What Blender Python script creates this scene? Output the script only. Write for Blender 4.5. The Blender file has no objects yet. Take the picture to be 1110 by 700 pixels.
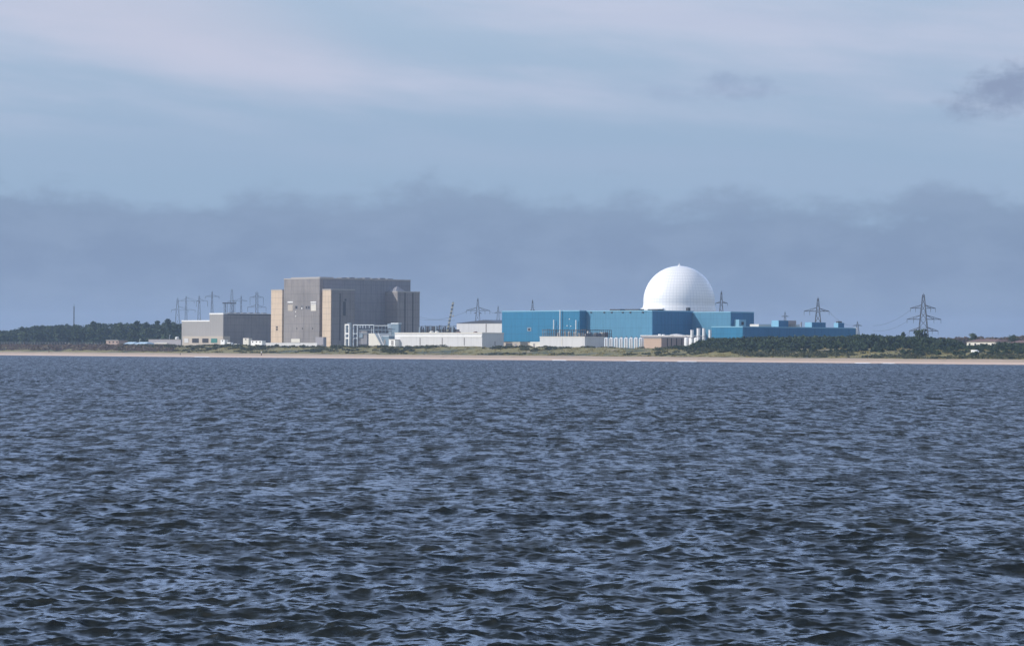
import bpy, math, random
import numpy as np
from mathutils import Vector, Matrix, noise

random.seed(7)
rng = np.random.default_rng(11)
R = math.radians
scene = bpy.context.scene
COL = scene.collection

# ------------------------------------------------------------------ camera
FPX = 3686.0
CAM = Vector((0, 0, 5.5))
PITCH = math.atan(30.0 / FPX)
ROLL = R(0.35)
CR = Matrix.Rotation(R(90) + PITCH, 3, 'X') @ Matrix.Rotation(ROLL, 3, 'Z')
cd = bpy.data.cameras.new('camera')
cam = bpy.data.objects.new('camera', cd)
COL.objects.link(cam)
cam.matrix_world = Matrix.Translation(CAM) @ CR.to_4x4()
cd.sensor_width = 36
cd.sensor_fit = 'HORIZONTAL'
cd.lens = 36 * FPX / 1110
cd.clip_start = 0.5
cd.clip_end = 30000
scene.camera = cam

# ------------------------------------------------------------------ coast frame: s along the shore (towards the viewer's right), d inland
CA = R(39.4)
UD = Vector((math.cos(CA), math.sin(CA), 0))
US = Vector((math.sin(CA), -math.cos(CA), 0))
P0 = Vector((0, 1968, 0))
YAW = math.atan2(US.y, US.x)


def W(s, d, z=0.0):
    return P0 + US * s + UD * d + Vector((0, 0, z))


def SD(p):
    q = p - P0
    return q.dot(US), q.dot(UD), p.z


def ray(px, py):
    return CR @ Vector(((px - 555) / FPX, -(py - 350) / FPX, -1.0))


def at_d(px, py, d):
    r = ray(px, py)
    t = (d - (Vector((CAM.x, CAM.y, 0)) - P0).dot(UD)) / r.dot(UD)
    return SD(CAM + r * t)


def at_s(px, py, s):
    r = ray(px, py)
    t = (s - (Vector((CAM.x, CAM.y, 0)) - P0).dot(US)) / r.dot(US)
    return SD(CAM + r * t)


def mpp(px, d):          # metres per photo pixel there
    a = at_d(px, 380, d)
    return (W(*a) - CAM).length / FPX


# ------------------------------------------------------------------ node helpers
class NT:
    def __init__(s, tree):
        s.t = tree
        s.n = tree.nodes
        s.l = tree.links

    def node(s, typ, **kw):
        n = s.n.new(typ)
        for k, v in kw.items():
            setattr(n, k, v)
        return n

    def put(s, sock, v):
        if isinstance(v, bpy.types.NodeSocket):
            s.l.new(v, sock)
        else:
            sock.default_value = v

    def m(s, op, a, b=0.0, c=0.0):
        n = s.node('ShaderNodeMath', operation=op)
        s.put(n.inputs[0], a)
        s.put(n.inputs[1], b)
        s.put(n.inputs[2], c)
        return n.outputs[0]

    def step(s, x, a, b):     # smoothstep
        n = s.node('ShaderNodeMapRange', interpolation_type='SMOOTHSTEP')
        s.put(n.inputs['Value'], x)
        n.inputs['From Min'].default_value = a
        n.inputs['From Max'].default_value = b
        return n.outputs[0]

    def mix(s, f, a, b, mode='MIX'):
        n = s.node('ShaderNodeMix', data_type='RGBA', blend_type=mode)
        s.put(n.inputs['Factor'], f)
        for k, v in ((6, a), (7, b)):
            if isinstance(v, bpy.types.NodeSocket):
                s.l.new(v, n.inputs[k])
            else:
                n.inputs[k].default_value = (*v[:3], 1)
        return n.outputs[2]

    def noise(s, vec, scale, detail=4.0, rough=0.55):
        n = s.node('ShaderNodeTexNoise')
        if vec is not None:
            s.l.new(vec, n.inputs['Vector'])
        n.inputs['Scale'].default_value = scale
        n.inputs['Detail'].default_value = detail
        n.inputs['Roughness'].default_value = rough
        return n.outputs['Fac']

    def xyz(s, v):
        n = s.node('ShaderNodeSeparateXYZ')
        s.l.new(v, n.inputs[0])
        return n.outputs

    def vec(s, x, y, z):
        n = s.node('ShaderNodeCombineXYZ')
        for i, v in enumerate((x, y, z)):
            s.put(n.inputs[i], v)
        return n.outputs[0]


def new_mat(name):
    m = bpy.data.materials.new(name)
    m.use_nodes = True
    nt = NT(m.node_tree)
    bs = nt.n['Principled BSDF']
    return m, nt, bs


def mat(name, col, rough=0.8, var=0.12, vs=0.12, seam_h=None, seam_v=None, seam_dark=0.75, seam_w=0.35, streak=0.0, metal=0.0, spec=0.3, bump=0.0, tone=None):
    """painted / cast surface: mottling, vertical weather streaks, panel joints"""
    m, nt, bs = new_mat(name)
    tc = nt.node('ShaderNodeTexCoord').outputs['Object']
    X = nt.xyz(tc)
    u = nt.m('ADD', X[0], X[1])
    c = nt.mix(nt.noise(tc, vs, 6, 0.6), [v * (1 - var) for v in col], [min(1, v * (1 + var)) for v in col])
    if tone is not None:
        c = nt.mix(nt.step(nt.noise(tc, vs * .45, 3), .42, .62), c, tone)
    if streak:
        sv = nt.vec(nt.m('MULTIPLY', u, 0.7), 0.0, nt.m('MULTIPLY', X[2], 0.05))
        f = nt.m('MULTIPLY', nt.step(nt.noise(sv, 1.0, 5, 0.65), 0.45, 0.75), streak)
        c = nt.mix(f, c, [v * 0.45 for v in col])
    for p, q in ((seam_h, X[2]), (seam_v, u)):
        if p:
            fr = nt.m('FRACT', nt.m('DIVIDE', nt.m('ADD', q, 1000.13), p))
            f = nt.m('LESS_THAN', fr, seam_w / p)
            c = nt.mix(nt.m('MULTIPLY', f, 1 - seam_dark), c, [v * 0.3 for v in col])
    nt.l.new(c, bs.inputs['Base Color'])
    bs.inputs['Roughness'].default_value = rough
    bs.inputs['Metallic'].default_value = metal
    bs.inputs['Specular IOR Level'].default_value = spec
    if bump:
        b = nt.node('ShaderNodeBump')
        b.inputs['Distance'].default_value = bump
        nt.l.new(nt.noise(tc, 0.8, 5), b.inputs['Height'])
        nt.l.new(b.outputs[0], bs.inputs['Normal'])
    return m


CONC = mat('weathered_concrete', (.265, .246, .238), .9, .2, .1, seam_h=5.5, seam_v=7.5, seam_dark=.7, streak=.5, tone=(.225, .212, .208))
CONC_PALE = mat('pale_block_concrete', (.6, .48, .36), .9, .14, .15, seam_h=4.2, seam_dark=.68, streak=.4)
CONC_DARK = mat('dark_cladding_and_shade', (.23, .23, .25), .8, .2, .1, seam_h=6.5, seam_v=4.8, seam_dark=.72, streak=.5)  # dark fittings; also paints shade on the reactor building's long side
CONC_EDGE = mat('concrete_coping', (.4, .38, .36), .9, .1)
GREY_CLAD = mat('pale_grey_cladding', (.315, .305, .295), .8, .06, .1, seam_v=4, seam_dark=.9, streak=.18)
BEIGE = mat('beige_render', (.45, .4, .34), .9, .08)
WHITE = mat('white_cladding', (.57, .57, .57), .6, .05, .1, seam_v=5.5, seam_dark=.92, streak=.2)
WHITE_PAINT = mat('white_paint', (.8, .8, .78), .5, .04, .2, streak=.1)
CREAM = mat('cream_cladding', (.64, .61, .54), .6, .06)
GREYW = mat('grey_wall', (.3, .29, .31), .8, .1)
BLUE = mat('blue_cladding', (.016, .165, .3), .55, .14, .06, seam_h=5.0, seam_v=6, seam_dark=.72, streak=.4)
BLUE_PALE = mat('pale_blue_cladding', (.075, .23, .355), .55, .12, .06, seam_h=6.0, seam_v=5, seam_dark=.82, streak=.35)
BLUE_DEEP = mat('deep_blue_and_shade', (.034, .165, .31), .55, .13, .06, seam_h=8, seam_v=6, seam_dark=.75, streak=.4)  # deep blue fittings; also the shade tone for ends away from the sun
BLUE_TRIM = mat('blue_roof_trim', (.2, .42, .55), .5, .05)
BLUE_GREY = mat('blue_grey_steel', (.17, .24, .3), .5, .08)
STEEL_PALE = mat('pale_painted_steel', (.5, .56, .6), .5, .06)
STEEL_BLUE = mat('weathered_blue_steel', (.2, .26, .32), .6, .1)
DARK = mat('dark_opening', (.03, .032, .036), .6, .2)
DARK_STEEL = mat('dark_steel', (.06, .062, .066), .6, .2, .5)
PYLON = mat('galvanised_steel', (.1, .105, .112), .6, .15, .5, metal=.2)
BROWN_ROOF = mat('brown_roof', (.16, .1, .085), .8, .12)
BRICK = mat('orange_brick', (.47, .345, .265), .85, .1, .2, seam_h=1.8, seam_dark=.92)
BRICK_PALE = mat('dull_pink_brick_and_shade', (.36, .275, .24), .85, .1, .2)  # brick of huts and walls; also paints shade on the brick store's end
GREEN_DOOR = mat('green_paint', (.04, .18, .16), .5, .08)
YELLOW = mat('yellow_paint', (.5, .4, .14), .5, .1)
CABLE = mat('cable', (.06, .06, .065), .6, .1)
ROOF_GREY = mat('grey_roof_felt', (.22, .22, .22), .9, .12)
TIMBER = mat('weathered_timber', (.12, .085, .06), .9, .2, .6)
SKIN = mat('skin', (.5, .3, .22), .6, .05)
CLOTH_DARK = mat('dark_clothing', (.03, .03, .04), .9, .1)
CLOTH_RED = mat('maroon_clothing', (.16, .03, .03), .9, .1)
HAIR = mat('hair', (.04, .025, .018), .7, .1)
TYRE = mat('tyre_rubber', (.02, .02, .02), .9, .1)
GLASSM = mat('dark_glass', (.03, .04, .05), .1, .05, spec=.5)
CANVAS_BLUE = mat('pale_blue_canvas', (.4, .52, .62), .8, .06)
BARK = mat('bark', (.07, .055, .045), .95, .25, 1.5)


def dome_mat():
    m, nt, bs = new_mat('white_dome_panels')
    tc = nt.node('ShaderNodeTexCoord').outputs['Object']
    X = nt.xyz(tc)
    ang = nt.m('ARCTAN2', X[1], X[0])
    fa = nt.m('FRACT', nt.m('MULTIPLY', nt.m('ADD', ang, 7.0), 64 / (2 * math.pi)))
    la = nt.m('LESS_THAN', fa, .17)
    fz = nt.m('FRACT', nt.m('DIVIDE', nt.m('ADD', X[2], 100.0), 1.9))
    lz = nt.m('LESS_THAN', fz, .17)
    line = nt.m('MULTIPLY', nt.m('MAXIMUM', nt.m('MULTIPLY', la, .85), lz), .27)
    c = nt.mix(nt.noise(tc, .12, 5), (.83, .825, .81), (.89, .885, .87))
    c = nt.mix(line, c, (.33, .36, .4))
    nt.l.new(c, bs.inputs['Base Color'])
    bs.inputs['Roughness'].default_value = .38
    bs.inputs['Specular IOR Level'].default_value = .4
    return m


DOME = dome_mat()


def foliage_mat(name, a, b, c):
    m, nt, bs = new_mat(name)
    at = nt.node('ShaderNodeAttribute', attribute_name='tint')
    n = nt.node('ShaderNodeValToRGB')
    n.color_ramp.elements[0].color = (*a, 1)
    n.color_ramp.elements[1].color = (*c, 1)
    e = n.color_ramp.elements.new(.5)
    e.color = (*b, 1)
    nt.l.new(at.outputs['Fac'], n.inputs[0])
    nt.l.new(n.outputs[0], bs.inputs['Base Color'])
    bs.inputs['Roughness'].default_value = .9
    bs.inputs['Specular IOR Level'].default_value = .15
    return m


PINE = foliage_mat('pine_foliage', (.034, .054, .03), (.05, .076, .038), (.08, .105, .048))
LEAFY = foliage_mat('broadleaf_foliage', (.04, .06, .028), (.06, .085, .038), (.1, .115, .055))
SCRUB = foliage_mat('scrub_foliage', (.05, .06, .03), (.08, .09, .045), (.14, .13, .065))
HEATH = foliage_mat('heath_foliage', (.1, .075, .065), (.14, .105, .085), (.18, .145, .1))

# ------------------------------------------------------------------ mesh builder (works in s, d, z)


class MB:
    def __init__(self):
        self.v, self.f, self.sm = [], [], False

    def add(self, vs, fs):
        o = len(self.v)
        self.v += [tuple(p) for p in vs]
        self.f += [tuple(i + o for i in f) for f in fs]
        return self

    def box(self, s0, s1, d0, d1, z0, z1):
        s0, s1 = min(s0, s1), max(s0, s1)
        d0, d1 = min(d0, d1), max(d0, d1)
        z0, z1 = min(z0, z1), max(z0, z1)
        return self.prism([(s0, d0), (s1, d0), (s1, d1), (s0, d1)], z0, z1)

    def prism(self, poly, z0, z1):
        n = len(poly)
        vs = [(s, d, z0) for s, d in poly] + [(s, d, z1) for s, d in poly]
        fs = [tuple(range(n))[::-1], tuple(range(n, 2 * n))] + [(i, (i + 1) % n, n + (i + 1) % n, n + i) for i in range(n)]
        return self.add(vs, fs)

    def bar(self, p, q, r, r2=None, n=4):
        p, q = Vector(p), Vector(q)
        a = (q - p).normalized()
        b = a.orthogonal().normalized()
        c = a.cross(b)
        r2 = r if r2 is None else r2
        vs = []
        for o, rr in ((p, r), (q, r2)):
            for k in range(n):
                t = 2 * math.pi * (k + .5) / n
                vs.append(o + (b * math.cos(t) + c * math.sin(t)) * rr)
        fs = [tuple(range(n))[::-1], tuple(range(n, 2 * n))] + [(i, (i + 1) % n, n + (i + 1) % n, n + i) for i in range(n)]
        return self.add(vs, fs)

    def lathe(self, s, d, prof, n=24):
        """prof: list of (radius, z); closed at the ends when radius is 0 or by a cap"""
        vs = []
        for r, z in prof:
            for k in range(n):
                t = 2 * math.pi * k / n
                vs.append((s + r * math.cos(t), d + r * math.sin(t), z))
        fs = []
        for j in range(len(prof) - 1):
            for k in range(n):
                k2 = (k + 1) % n
                fs.append((j * n + k, j * n + k2, (j + 1) * n + k2, (j + 1) * n + k))
        fs.append(tuple(range(n))[::-1])
        fs.append(tuple((len(prof) - 1) * n + k for k in range(n)))
        return self.add(vs, fs)

    def build(self, name, m, parent=None, base=None, smooth=False):
        if parent is not None:
            base = parent['_base']
        else:
            base = base or self.auto_base()
        me = bpy.data.meshes.new(name)
        b = Vector(base)
        me.from_pydata([Vector(p) - b for p in self.v], [], self.f)
        me.materials.append(m)
        if smooth:
            me.polygons.foreach_set('use_smooth', [True] * len(me.polygons))
            try:
                me.set_sharp_from_angle(angle=R(40))
            except Exception:
                pass
        me.update()
        o = bpy.data.objects.new(name, me)
        COL.objects.link(o)
        if parent is not None:
            o.parent = parent['_obj']
        else:
            o.location = W(*b)
            o.rotation_euler = (0, 0, YAW)
        return o

    def auto_base(self):
        a = np.array(self.v)
        return (float((a[:, 0].min() + a[:, 0].max()) / 2), float((a[:, 1].min() + a[:, 1].max()) / 2), float(a[:, 2].min()))


def tag(o, label=None, cat=None, group=None, kind=None):
    for k, v in (('label', label), ('category', cat), ('group', group), ('kind', kind)):
        if v:
            o[k] = v
    return o


def thing(name, label, cat, base, group=None):
    e = bpy.data.objects.new(name, None)
    e.empty_display_size = 2
    COL.objects.link(e)
    e.location = W(*base)
    e.rotation_euler = (0, 0, YAW)
    tag(e, label, cat, group)
    return {'_obj': e, '_base': base}


def sub(part_obj, base):
    """handle for a sub-part: the part's own mesh sits on the thing's base"""
    return {'_obj': part_obj, '_base': base}


# ------------------------------------------------------------------ terrain
def sstep(x, a, b):
    t = min(1, max(0, (x - a) / (b - a)))
    return t * t * (3 - 2 * t)


def fbm(x, y, o=3):
    v, a = 0, 1
    for i in range(o):
        v += a * noise.noise((x, y, 3.7 + i * 9.1))
        x, y, a = x * 2.1, y * 2.1, a * .5
    return v


def height(s, d):
    if d <= 0:
        return max(-2.2, .07 * d)
    b = 2.5 * sstep(d, -6, 27) + .18 * fbm(s * .03, d * .1)
    b = max(0.07 * d * .5, b) if d < 4 else b
    n = fbm(s * .018, d * .03)
    n2 = fbm(s * .09, d * .12)
    crest = 7.0 + 1.2 * n + .55 * n2
    z = b + (crest - 2.5) * sstep(d, 24, 78)
    z += (7.0 - z) * sstep(d, 88, 125)
    z += 5.0 * sstep(d, 300, 650) + .6 * fbm(s * .01, d * .01) * sstep(d, 150, 300)
    return z


def land_edge(s):
    return 27 + 3.0 * fbm(s * .02, 5.0) + 1.2 * fbm(s * .15, 9.0)


S_VALS = sorted(set([-7000, -6000, -5000, -4200, -3700, -3300, -3000, -2800, -2650] + list(np.arange(-2520, -1000, 2.5)) + [-980, -950, -900, -820, -700, -500, -200, 200, 800, 1500]))
S_OFF = 0.0


def s_shift(v):
    return v + 1521.0          # s is measured from P0


S_VALS = [s_shift(v) for v in S_VALS]


def grid_mesh(name, rows_fn, m, nrow):
    vs, fs = [], []
    for s in S_VALS:
        for j in range(nrow):
            d = rows_fn(s, j)
            vs.append(W(s, d, height(s, d)))
    n = len(S_VALS)
    for i in range(n - 1):
        for j in range(nrow - 1):
            a = i * nrow + j
            fs.append((a, a + nrow, a + nrow + 1, a + 1))
    me = bpy.data.meshes.new(name)
    me.from_pydata(vs, [], fs)
    me.polygons.foreach_set('use_smooth', [True] * len(fs))
    me.materials.append(m)
    o = bpy.data.objects.new(name, me)
    COL.objects.link(o)
    o['kind'] = 'structure'
    return o


def sand_mat():
    m, nt, bs = new_mat('shingle_sand')
    tc = nt.node('ShaderNodeTexCoord').outputs['Object']
    X = nt.xyz(tc)
    # coast frame inside the shader
    s = nt.m('ADD', nt.m('MULTIPLY', X[0], US.x), nt.m('MULTIPLY', X[1], US.y))
    c = nt.mix(nt.noise(nt.vec(nt.m('MULTIPLY', s, .05), nt.m('MULTIPLY', X[2], 2.2), 0.0), 1.0, 6, .6), (.31, .225, .15), (.5, .375, .265))
    c = nt.mix(nt.step(nt.noise(tc, .16, 4, .7), .56, .68), c, (.26, .2, .15))
    c = nt.mix(nt.m('MULTIPLY', nt.step(X[2], 1.5, .9), .8), c, (.6, .44, .33))
    c = nt.mix(nt.m('MULTIPLY', nt.step(X[2], .3, .1), .7), c, (.26, .21, .18))   # wet sand at the tide line
    nt.l.new(c, bs.inputs['Base Color'])
    bs.inputs['Roughness'].default_value = .9
    b = nt.node('ShaderNodeBump')
    b.inputs['Distance'].default_value = .25
    nt.l.new(nt.noise(tc, .7, 5), b.inputs['Height'])
    nt.l.new(b.outputs[0], bs.inputs['Normal'])
    return m


def dune_mat():
    m, nt, bs = new_mat('dune_grass_ground')
    tc = nt.node('ShaderNodeTexCoord').outputs['Object']
    n1 = nt.noise(tc, .035, 5, .6)
    n2 = nt.noise(tc, .22, 5, .65)
    c = nt.mix(n2, (.135, .128, .04), (.26, .215, .08))
    c = nt.mix(nt.step(n1, .5, .62), c, (.06, .072, .035))
    c = nt.mix(nt.step(nt.noise(tc, .06, 4, .6), .58, .7), c, (.27, .22, .15))
    nt.l.new(c, bs.inputs['Base Color'])
    bs.inputs['Roughness'].default_value = .95
    b = nt.node('ShaderNodeBump')
    b.inputs['Distance'].default_value = .5
    nt.l.new(nt.noise(tc, .6, 5), b.inputs['Height'])
    nt.l.new(b.outputs[0], bs.inputs['Normal'])
    return m


NB = 24
grid_mesh('beach', lambda s, j: -45 + 40 * j / 5 if j <= 5 else -5 + (land_edge(s) + 5) * (j - 5) / (NB - 6), sand_mat(), NB)
DROWS = [2.2 * k for k in range(46)]
x = DROWS[-1]
while x < 3000:
    x += max(3.0, .09 * x)
    DROWS.append(x)
grid_mesh('dunes', lambda s, j: land_edge(s) + DROWS[j] * (1 if j else 1), dune_mat(), len(DROWS))

# ------------------------------------------------------------------ sea


def sea():
    r = [3.0]
    while r[-1] < 7500:
        x = r[-1]
        if x < 44:
            st = .03 * x
        elif x < 150:
            st = .0012 * x
        elif x < 2150:
            st = min(.5 if x < 1000 else .9, .0016 * x)
        else:
            st = max(4.0, .03 * (x - 2000))
        r.append(x + st)
    r = np.array(r)
    th = np.concatenate([np.radians(np.linspace(-115, -14, 50, endpoint=False)), np.radians(np.linspace(-14, -9.2, 60, endpoint=False)),
                         np.radians(np.linspace(-9.2, 9.2, 520, endpoint=False)), np.radians(np.linspace(9.2, 14, 60, endpoint=False)),
                         np.radians(np.linspace(14, 115, 51))])
    RR, TH = np.meshgrid(r, th, indexing='ij')
    X = (RR * np.sin(TH)).ravel()
    Y = (RR * np.cos(TH)).ravel()
    dr = np.gradient(r)
    dt = np.gradient(th)
    DR = np.maximum(np.repeat(dr, len(th)), (RR * dt[None, :] * .8).ravel())
    LOST = np.zeros_like(X)
    DX = np.zeros_like(X)
    DY = np.zeros_like(X)
    DZ = np.zeros_like(X)
    N = 130
    lam = np.exp(np.linspace(math.log(.2), math.log(7.0), N)) * np.exp(rng.normal(0, .02, N))
    main = R(255)                                  # travel direction (towards the viewer, slightly to the left)
    gust = 1 + .22 * np.sin(X * .031 + Y * .011 + 1.3) * np.sin(Y * .017 - X * .009) + .2 * np.sin(X * .11 + Y * .047 + 2.0) * np.sin(Y * .083 - .4)
    dl = math.log(7 / .2) / N
    for L in lam:
        k = 2 * math.pi / L
        sl = .0142 * (1.0 if L < 1.0 else .33 + .67 * math.exp(-((L - 1.0) / .6) ** 2)) * (1.0 if L > .6 else 1.7)
        a = math.sqrt(2 * sl * dl) / k
        spread = R(34) if L > 1.4 else R(50)
        ang = main + rng.normal(0, 1) * spread
        kx, ky = k * math.cos(ang), k * math.sin(ang)
        w = np.clip((L / DR - 2.0) / 1.6, 0, 1)
        LOST += sl * dl * (1 - w * w)
        idx = np.nonzero(w > 0)[0]
        if len(idx) == 0:
            continue
        ph = (np.mod(kx * X[idx] + ky * Y[idx] + rng.uniform(0, 2 * math.pi), 2 * math.pi)).astype(np.float32)
        A = (a * w[idx] * gust[idx]).astype(np.float32)
        DZ[idx] += A * np.sin(ph)
        q = A * np.cos(ph) * 1.2
        DX[idx] += q * math.cos(ang)
        DY[idx] += q * math.sin(ang)
    V = np.stack([X + DX, Y + DY, DZ], 1).astype(np.float32)
    nr, ntn = len(r), len(th)
    i, j = np.meshgrid(np.arange(nr - 1), np.arange(ntn - 1), indexing='ij')
    a = (i * ntn + j).ravel()
    F = np.stack([a, a + 1, a + ntn + 1, a + ntn], 1).astype(np.int32)[:, ::-1]
    me = bpy.data.meshes.new('sea')
    me.vertices.add(len(V))
    me.vertices.foreach_set('co', V.ravel())
    me.loops.add(F.size)
    me.loops.foreach_set('vertex_index', F.ravel())
    me.polygons.add(len(F))
    me.polygons.foreach_set('loop_start', np.arange(0, F.size, 4, dtype=np.int32))
    me.polygons.foreach_set('loop_total', np.full(len(F), 4, np.int32))
    me.polygons.foreach_set('use_smooth', np.ones(len(F), bool))
    me.update(calc_edges=True)
    o = bpy.data.objects.new('sea', me)
    COL.objects.link(o)
    o['kind'] = 'structure'
    m, nt, bs = new_mat('sea_water')
    tc = nt.node('ShaderNodeTexCoord').outputs['Object']
    at = me.attributes.new('lost_slope', 'FLOAT', 'POINT')
    at.data.foreach_set('value', np.sqrt(LOST).astype(np.float32))
    # ripples finer than the mesh: slopes where they are still drawn, gloss where they are finer than that
    lost = nt.node('ShaderNodeAttribute', attribute_name='lost_slope').outputs['Fac']
    mp = nt.node('ShaderNodeMapping')
    mp.inputs['Rotation'].default_value = (0, 0, R(15))
    mp.inputs['Scale'].default_value = (.6, 1.0, 1.0)
    nt.l.new(tc, mp.inputs[0])

    def slope(scale, det, k):
        n = nt.node('ShaderNodeTexNoise')
        n.inputs['Scale'].default_value = scale
        n.inputs['Detail'].default_value = det
        n.inputs['Roughness'].default_value = .6
        nt.l.new(mp.outputs[0], n.inputs['Vector'])
        v = nt.node('ShaderNodeVectorMath', operation='SUBTRACT')
        nt.l.new(n.outputs['Color'], v.inputs[0])
        v.inputs[1].default_value = (.5, .5, .5)
        v2 = nt.node('ShaderNodeVectorMath', operation='SCALE')
        nt.l.new(v.outputs[0], v2.inputs[0])
        nt.put(v2.inputs['Scale'], k)
        v3 = nt.node('ShaderNodeVectorMath', operation='MULTIPLY')
        nt.l.new(v2.outputs[0], v3.inputs[0])
        v3.inputs[1].default_value = (.6, 1, 0)
        return v3.outputs[0]

    geo = nt.node('ShaderNodeNewGeometry')
    acc = geo.outputs['Normal']
    P_ = nt.xyz(tc)
    streak = nt.noise(nt.vec(nt.m('MULTIPLY', P_[0], .8), nt.m('MULTIPLY', P_[1], .07), 0.0), 1.0, 6, .75)
    fine = nt.noise(nt.vec(nt.m('MULTIPLY', P_[0], .7), nt.m('MULTIPLY', P_[1], .42), 5.0), 1.0, 4, .7)
    streak = nt.m('ADD', nt.m('MULTIPLY', streak, .5), nt.m('MULTIPLY', fine, .5))
    lost2 = nt.m('MULTIPLY', lost, nt.m('ADD', .62, nt.m('MULTIPLY', nt.step(streak, .45, .59), 2.5)))
    patch = nt.m('ADD', .6, nt.m('MULTIPLY', nt.step(nt.noise(tc, .45, 3), .35, .65), .7))
    for q in (slope(4.6, 4, nt.m('MULTIPLY', patch, 2.6)), slope(1.9, 3, nt.m('MULTIPLY', patch, .9)), slope(1.1, 2, nt.m('MULTIPLY', lost2, 2.0))):
        ad = nt.node('ShaderNodeVectorMath', operation='ADD')
        nt.l.new(acc, ad.inputs[0])
        nt.l.new(q, ad.inputs[1])
        acc = ad.outputs[0]
    no = nt.node('ShaderNodeVectorMath', operation='NORMALIZE')
    nt.l.new(acc, no.inputs[0])
    nt.l.new(no.outputs[0], bs.inputs['Normal'])
    al = nt.m('ADD', .0012, nt.m('MULTIPLY', nt.m('MULTIPLY', lost2, lost2), .7))
    nt.l.new(nt.m('POWER', al, .25), bs.inputs['Roughness'])
    c = nt.mix(nt.noise(tc, .05, 3), (.003, .006, .008), (.015, .016, .008))
    nt.l.new(c, bs.inputs['Base Color'])
    bs.inputs['IOR'].default_value = 1.333
    bs.inputs['Specular IOR Level'].default_value = .5
    me.materials.append(m)


sea()

# thin broken line of surf on the beach
mb = MB()
s = -700.0
while s < 420:
    L = random.uniform(5, 24)
    if random.random() < .2 or 365 < s < 400:
        d0 = -1.2 + random.uniform(-1.2, .6)
        n = 8
        top = [(s + L * k / n, d0 + .9 * math.sin(k * math.pi / n) * random.uniform(.5, 1.1)) for k in range(n + 1)]
        bot = [(p, d0 - .35 * math.sin(math.pi * k / n)) for k, (p, _) in enumerate(top)]
        for k in range(n):
            zz = [.18, .18, .3, .3]
            mb.add([(*bot[k], .1), (*bot[k + 1], .1), (*top[k + 1], .34), (*top[k], .34)], [(0, 1, 2, 3)])
    s += L + random.uniform(2, 26)
tag(mb.build('surf', WHITE_PAINT), 'thin broken white line of surf along the beach', 'surf', None, 'stuff')

# ------------------------------------------------------------------ foliage
LEAF = {}


class Leaves:
    def __init__(self):
        self.V, self.T = [], []

    def clump(self, c, rad, n, size, tint, flat=1.0):
        c = np.array(c, float)
        rad = np.array(rad, float)
        u = rng.normal(0, 1, (n, 3))
        u /= np.linalg.norm(u, axis=1)[:, None] + 1e-9
        rr = rng.uniform(.45, 1.05, n) ** .6
        P = c + u * rr[:, None] * rad
        nrm = u * .7 + rng.normal(0, .6, (n, 3)) + np.array([0, 0, .25])
        nrm /= np.linalg.norm(nrm, axis=1)[:, None] + 1e-9
        t1 = np.cross(nrm, rng.normal(0, 1, (n, 3)))
        t1 /= np.linalg.norm(t1, axis=1)[:, None] + 1e-9
        t2 = np.cross(nrm, t1)
        sz = size * rng.uniform(.6, 1.3, n)
        a = t1 * sz[:, None]
        b = t2 * (sz * rng.uniform(.5, .95, n))[:, None] * flat
        Q = np.stack([P - a - b * .6, P + a * .5 - b, P + a + b * .5, P - a * .4 + b], 1)
        self.V.append(Q)
        self.T.append(np.clip(tint + rng.normal(0, .13, n), 0, 1))

    def crown(self, s, d, z0, h, w, nclump, per, size, tint, pine=False):
        for k in range(nclump):
            if pine:
                f = rng.uniform(.35, 1)
                rr = w * (.62 - .28 * (f - .35))
            else:
                f = rng.uniform(.1, .95)
                rr = w * .55 * math.sqrt(max(.12, 1 - (2 * f - .95) ** 2))
            a = rng.uniform(0, 6.28)
            q = rr * rng.uniform(.1, 1)
            cr = w * rng.uniform(.2, .36)
            cz = z0 + h * f
            cz = min(cz, z0 + h - cr * .5)
            self.clump((s + q * math.cos(a), d + q * math.sin(a), cz), (cr, cr, cr * rng.uniform(.55, .85)), per, size, tint + rng.normal(0, .12))

    def build(self, name, m, base, parent=None):
        V = np.concatenate(self.V).reshape(-1, 3) - np.array(base)
        T = np.concatenate(self.T)
        n = len(T)
        me = bpy.data.meshes.new(name)
        me.vertices.add(len(V))
        me.vertices.foreach_set('co', V.astype(np.float32).ravel())
        me.loops.add(4 * n)
        me.loops.foreach_set('vertex_index', np.arange(4 * n, dtype=np.int32))
        me.polygons.add(n)
        me.polygons.foreach_set('loop_start', np.arange(0, 4 * n, 4, dtype=np.int32))
        me.polygons.foreach_set('loop_total', np.full(n, 4, np.int32))
        me.update(calc_edges=True)
        at = me.attributes.new('tint', 'FLOAT', 'FACE')
        at.data.foreach_set('value', T.astype(np.float32))
        me.materials.append(m)
        o = bpy.data.objects.new(name, me)
        COL.objects.link(o)
        if parent:
            o.parent = parent['_obj']
        else:
            o.location = W(*base)
            o.rotation_euler = (0, 0, YAW)
        return o


def prof(tab, x):
    return float(np.interp(x, [a for a, b in tab], [b for a, b in tab]))


# wood behind the left shore
LW = [(-90, 361), (0, 358.5), (18, 357), (40, 353), (60, 352), (82, 351.5), (100, 349.5), (125, 350.5), (148, 348.5), (168, 349.5), (185, 348), (196, 350), (215, 352), (300, 356)]
lv = Leaves()
for k in range(430):
    px = random.uniform(-90, 300)
    d = random.uniform(330, 640)
    s, d, z = at_d(px, prof(LW, px), d)
    g = height(s, d)
    h = max(5, (z - g) * random.uniform(.84, 1.0) ** (.6 if d > 480 else 1.0))
    if d < 400:
        h *= .8
    w = random.uniform(6, 10)
    lv.crown(s, d, g, h, w, 16, 24, .85, random.uniform(.1, .8))
    lv.clump((s, d, g + h * .3), (w * .7, w * .7, h * .3), 40, 1.4, .4)
tag(lv.build('woodland', PINE, W and (-400, 480, 7)), 'dark green wood stretching along the left shore behind the sand', 'wood', None, 'stuff')

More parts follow.
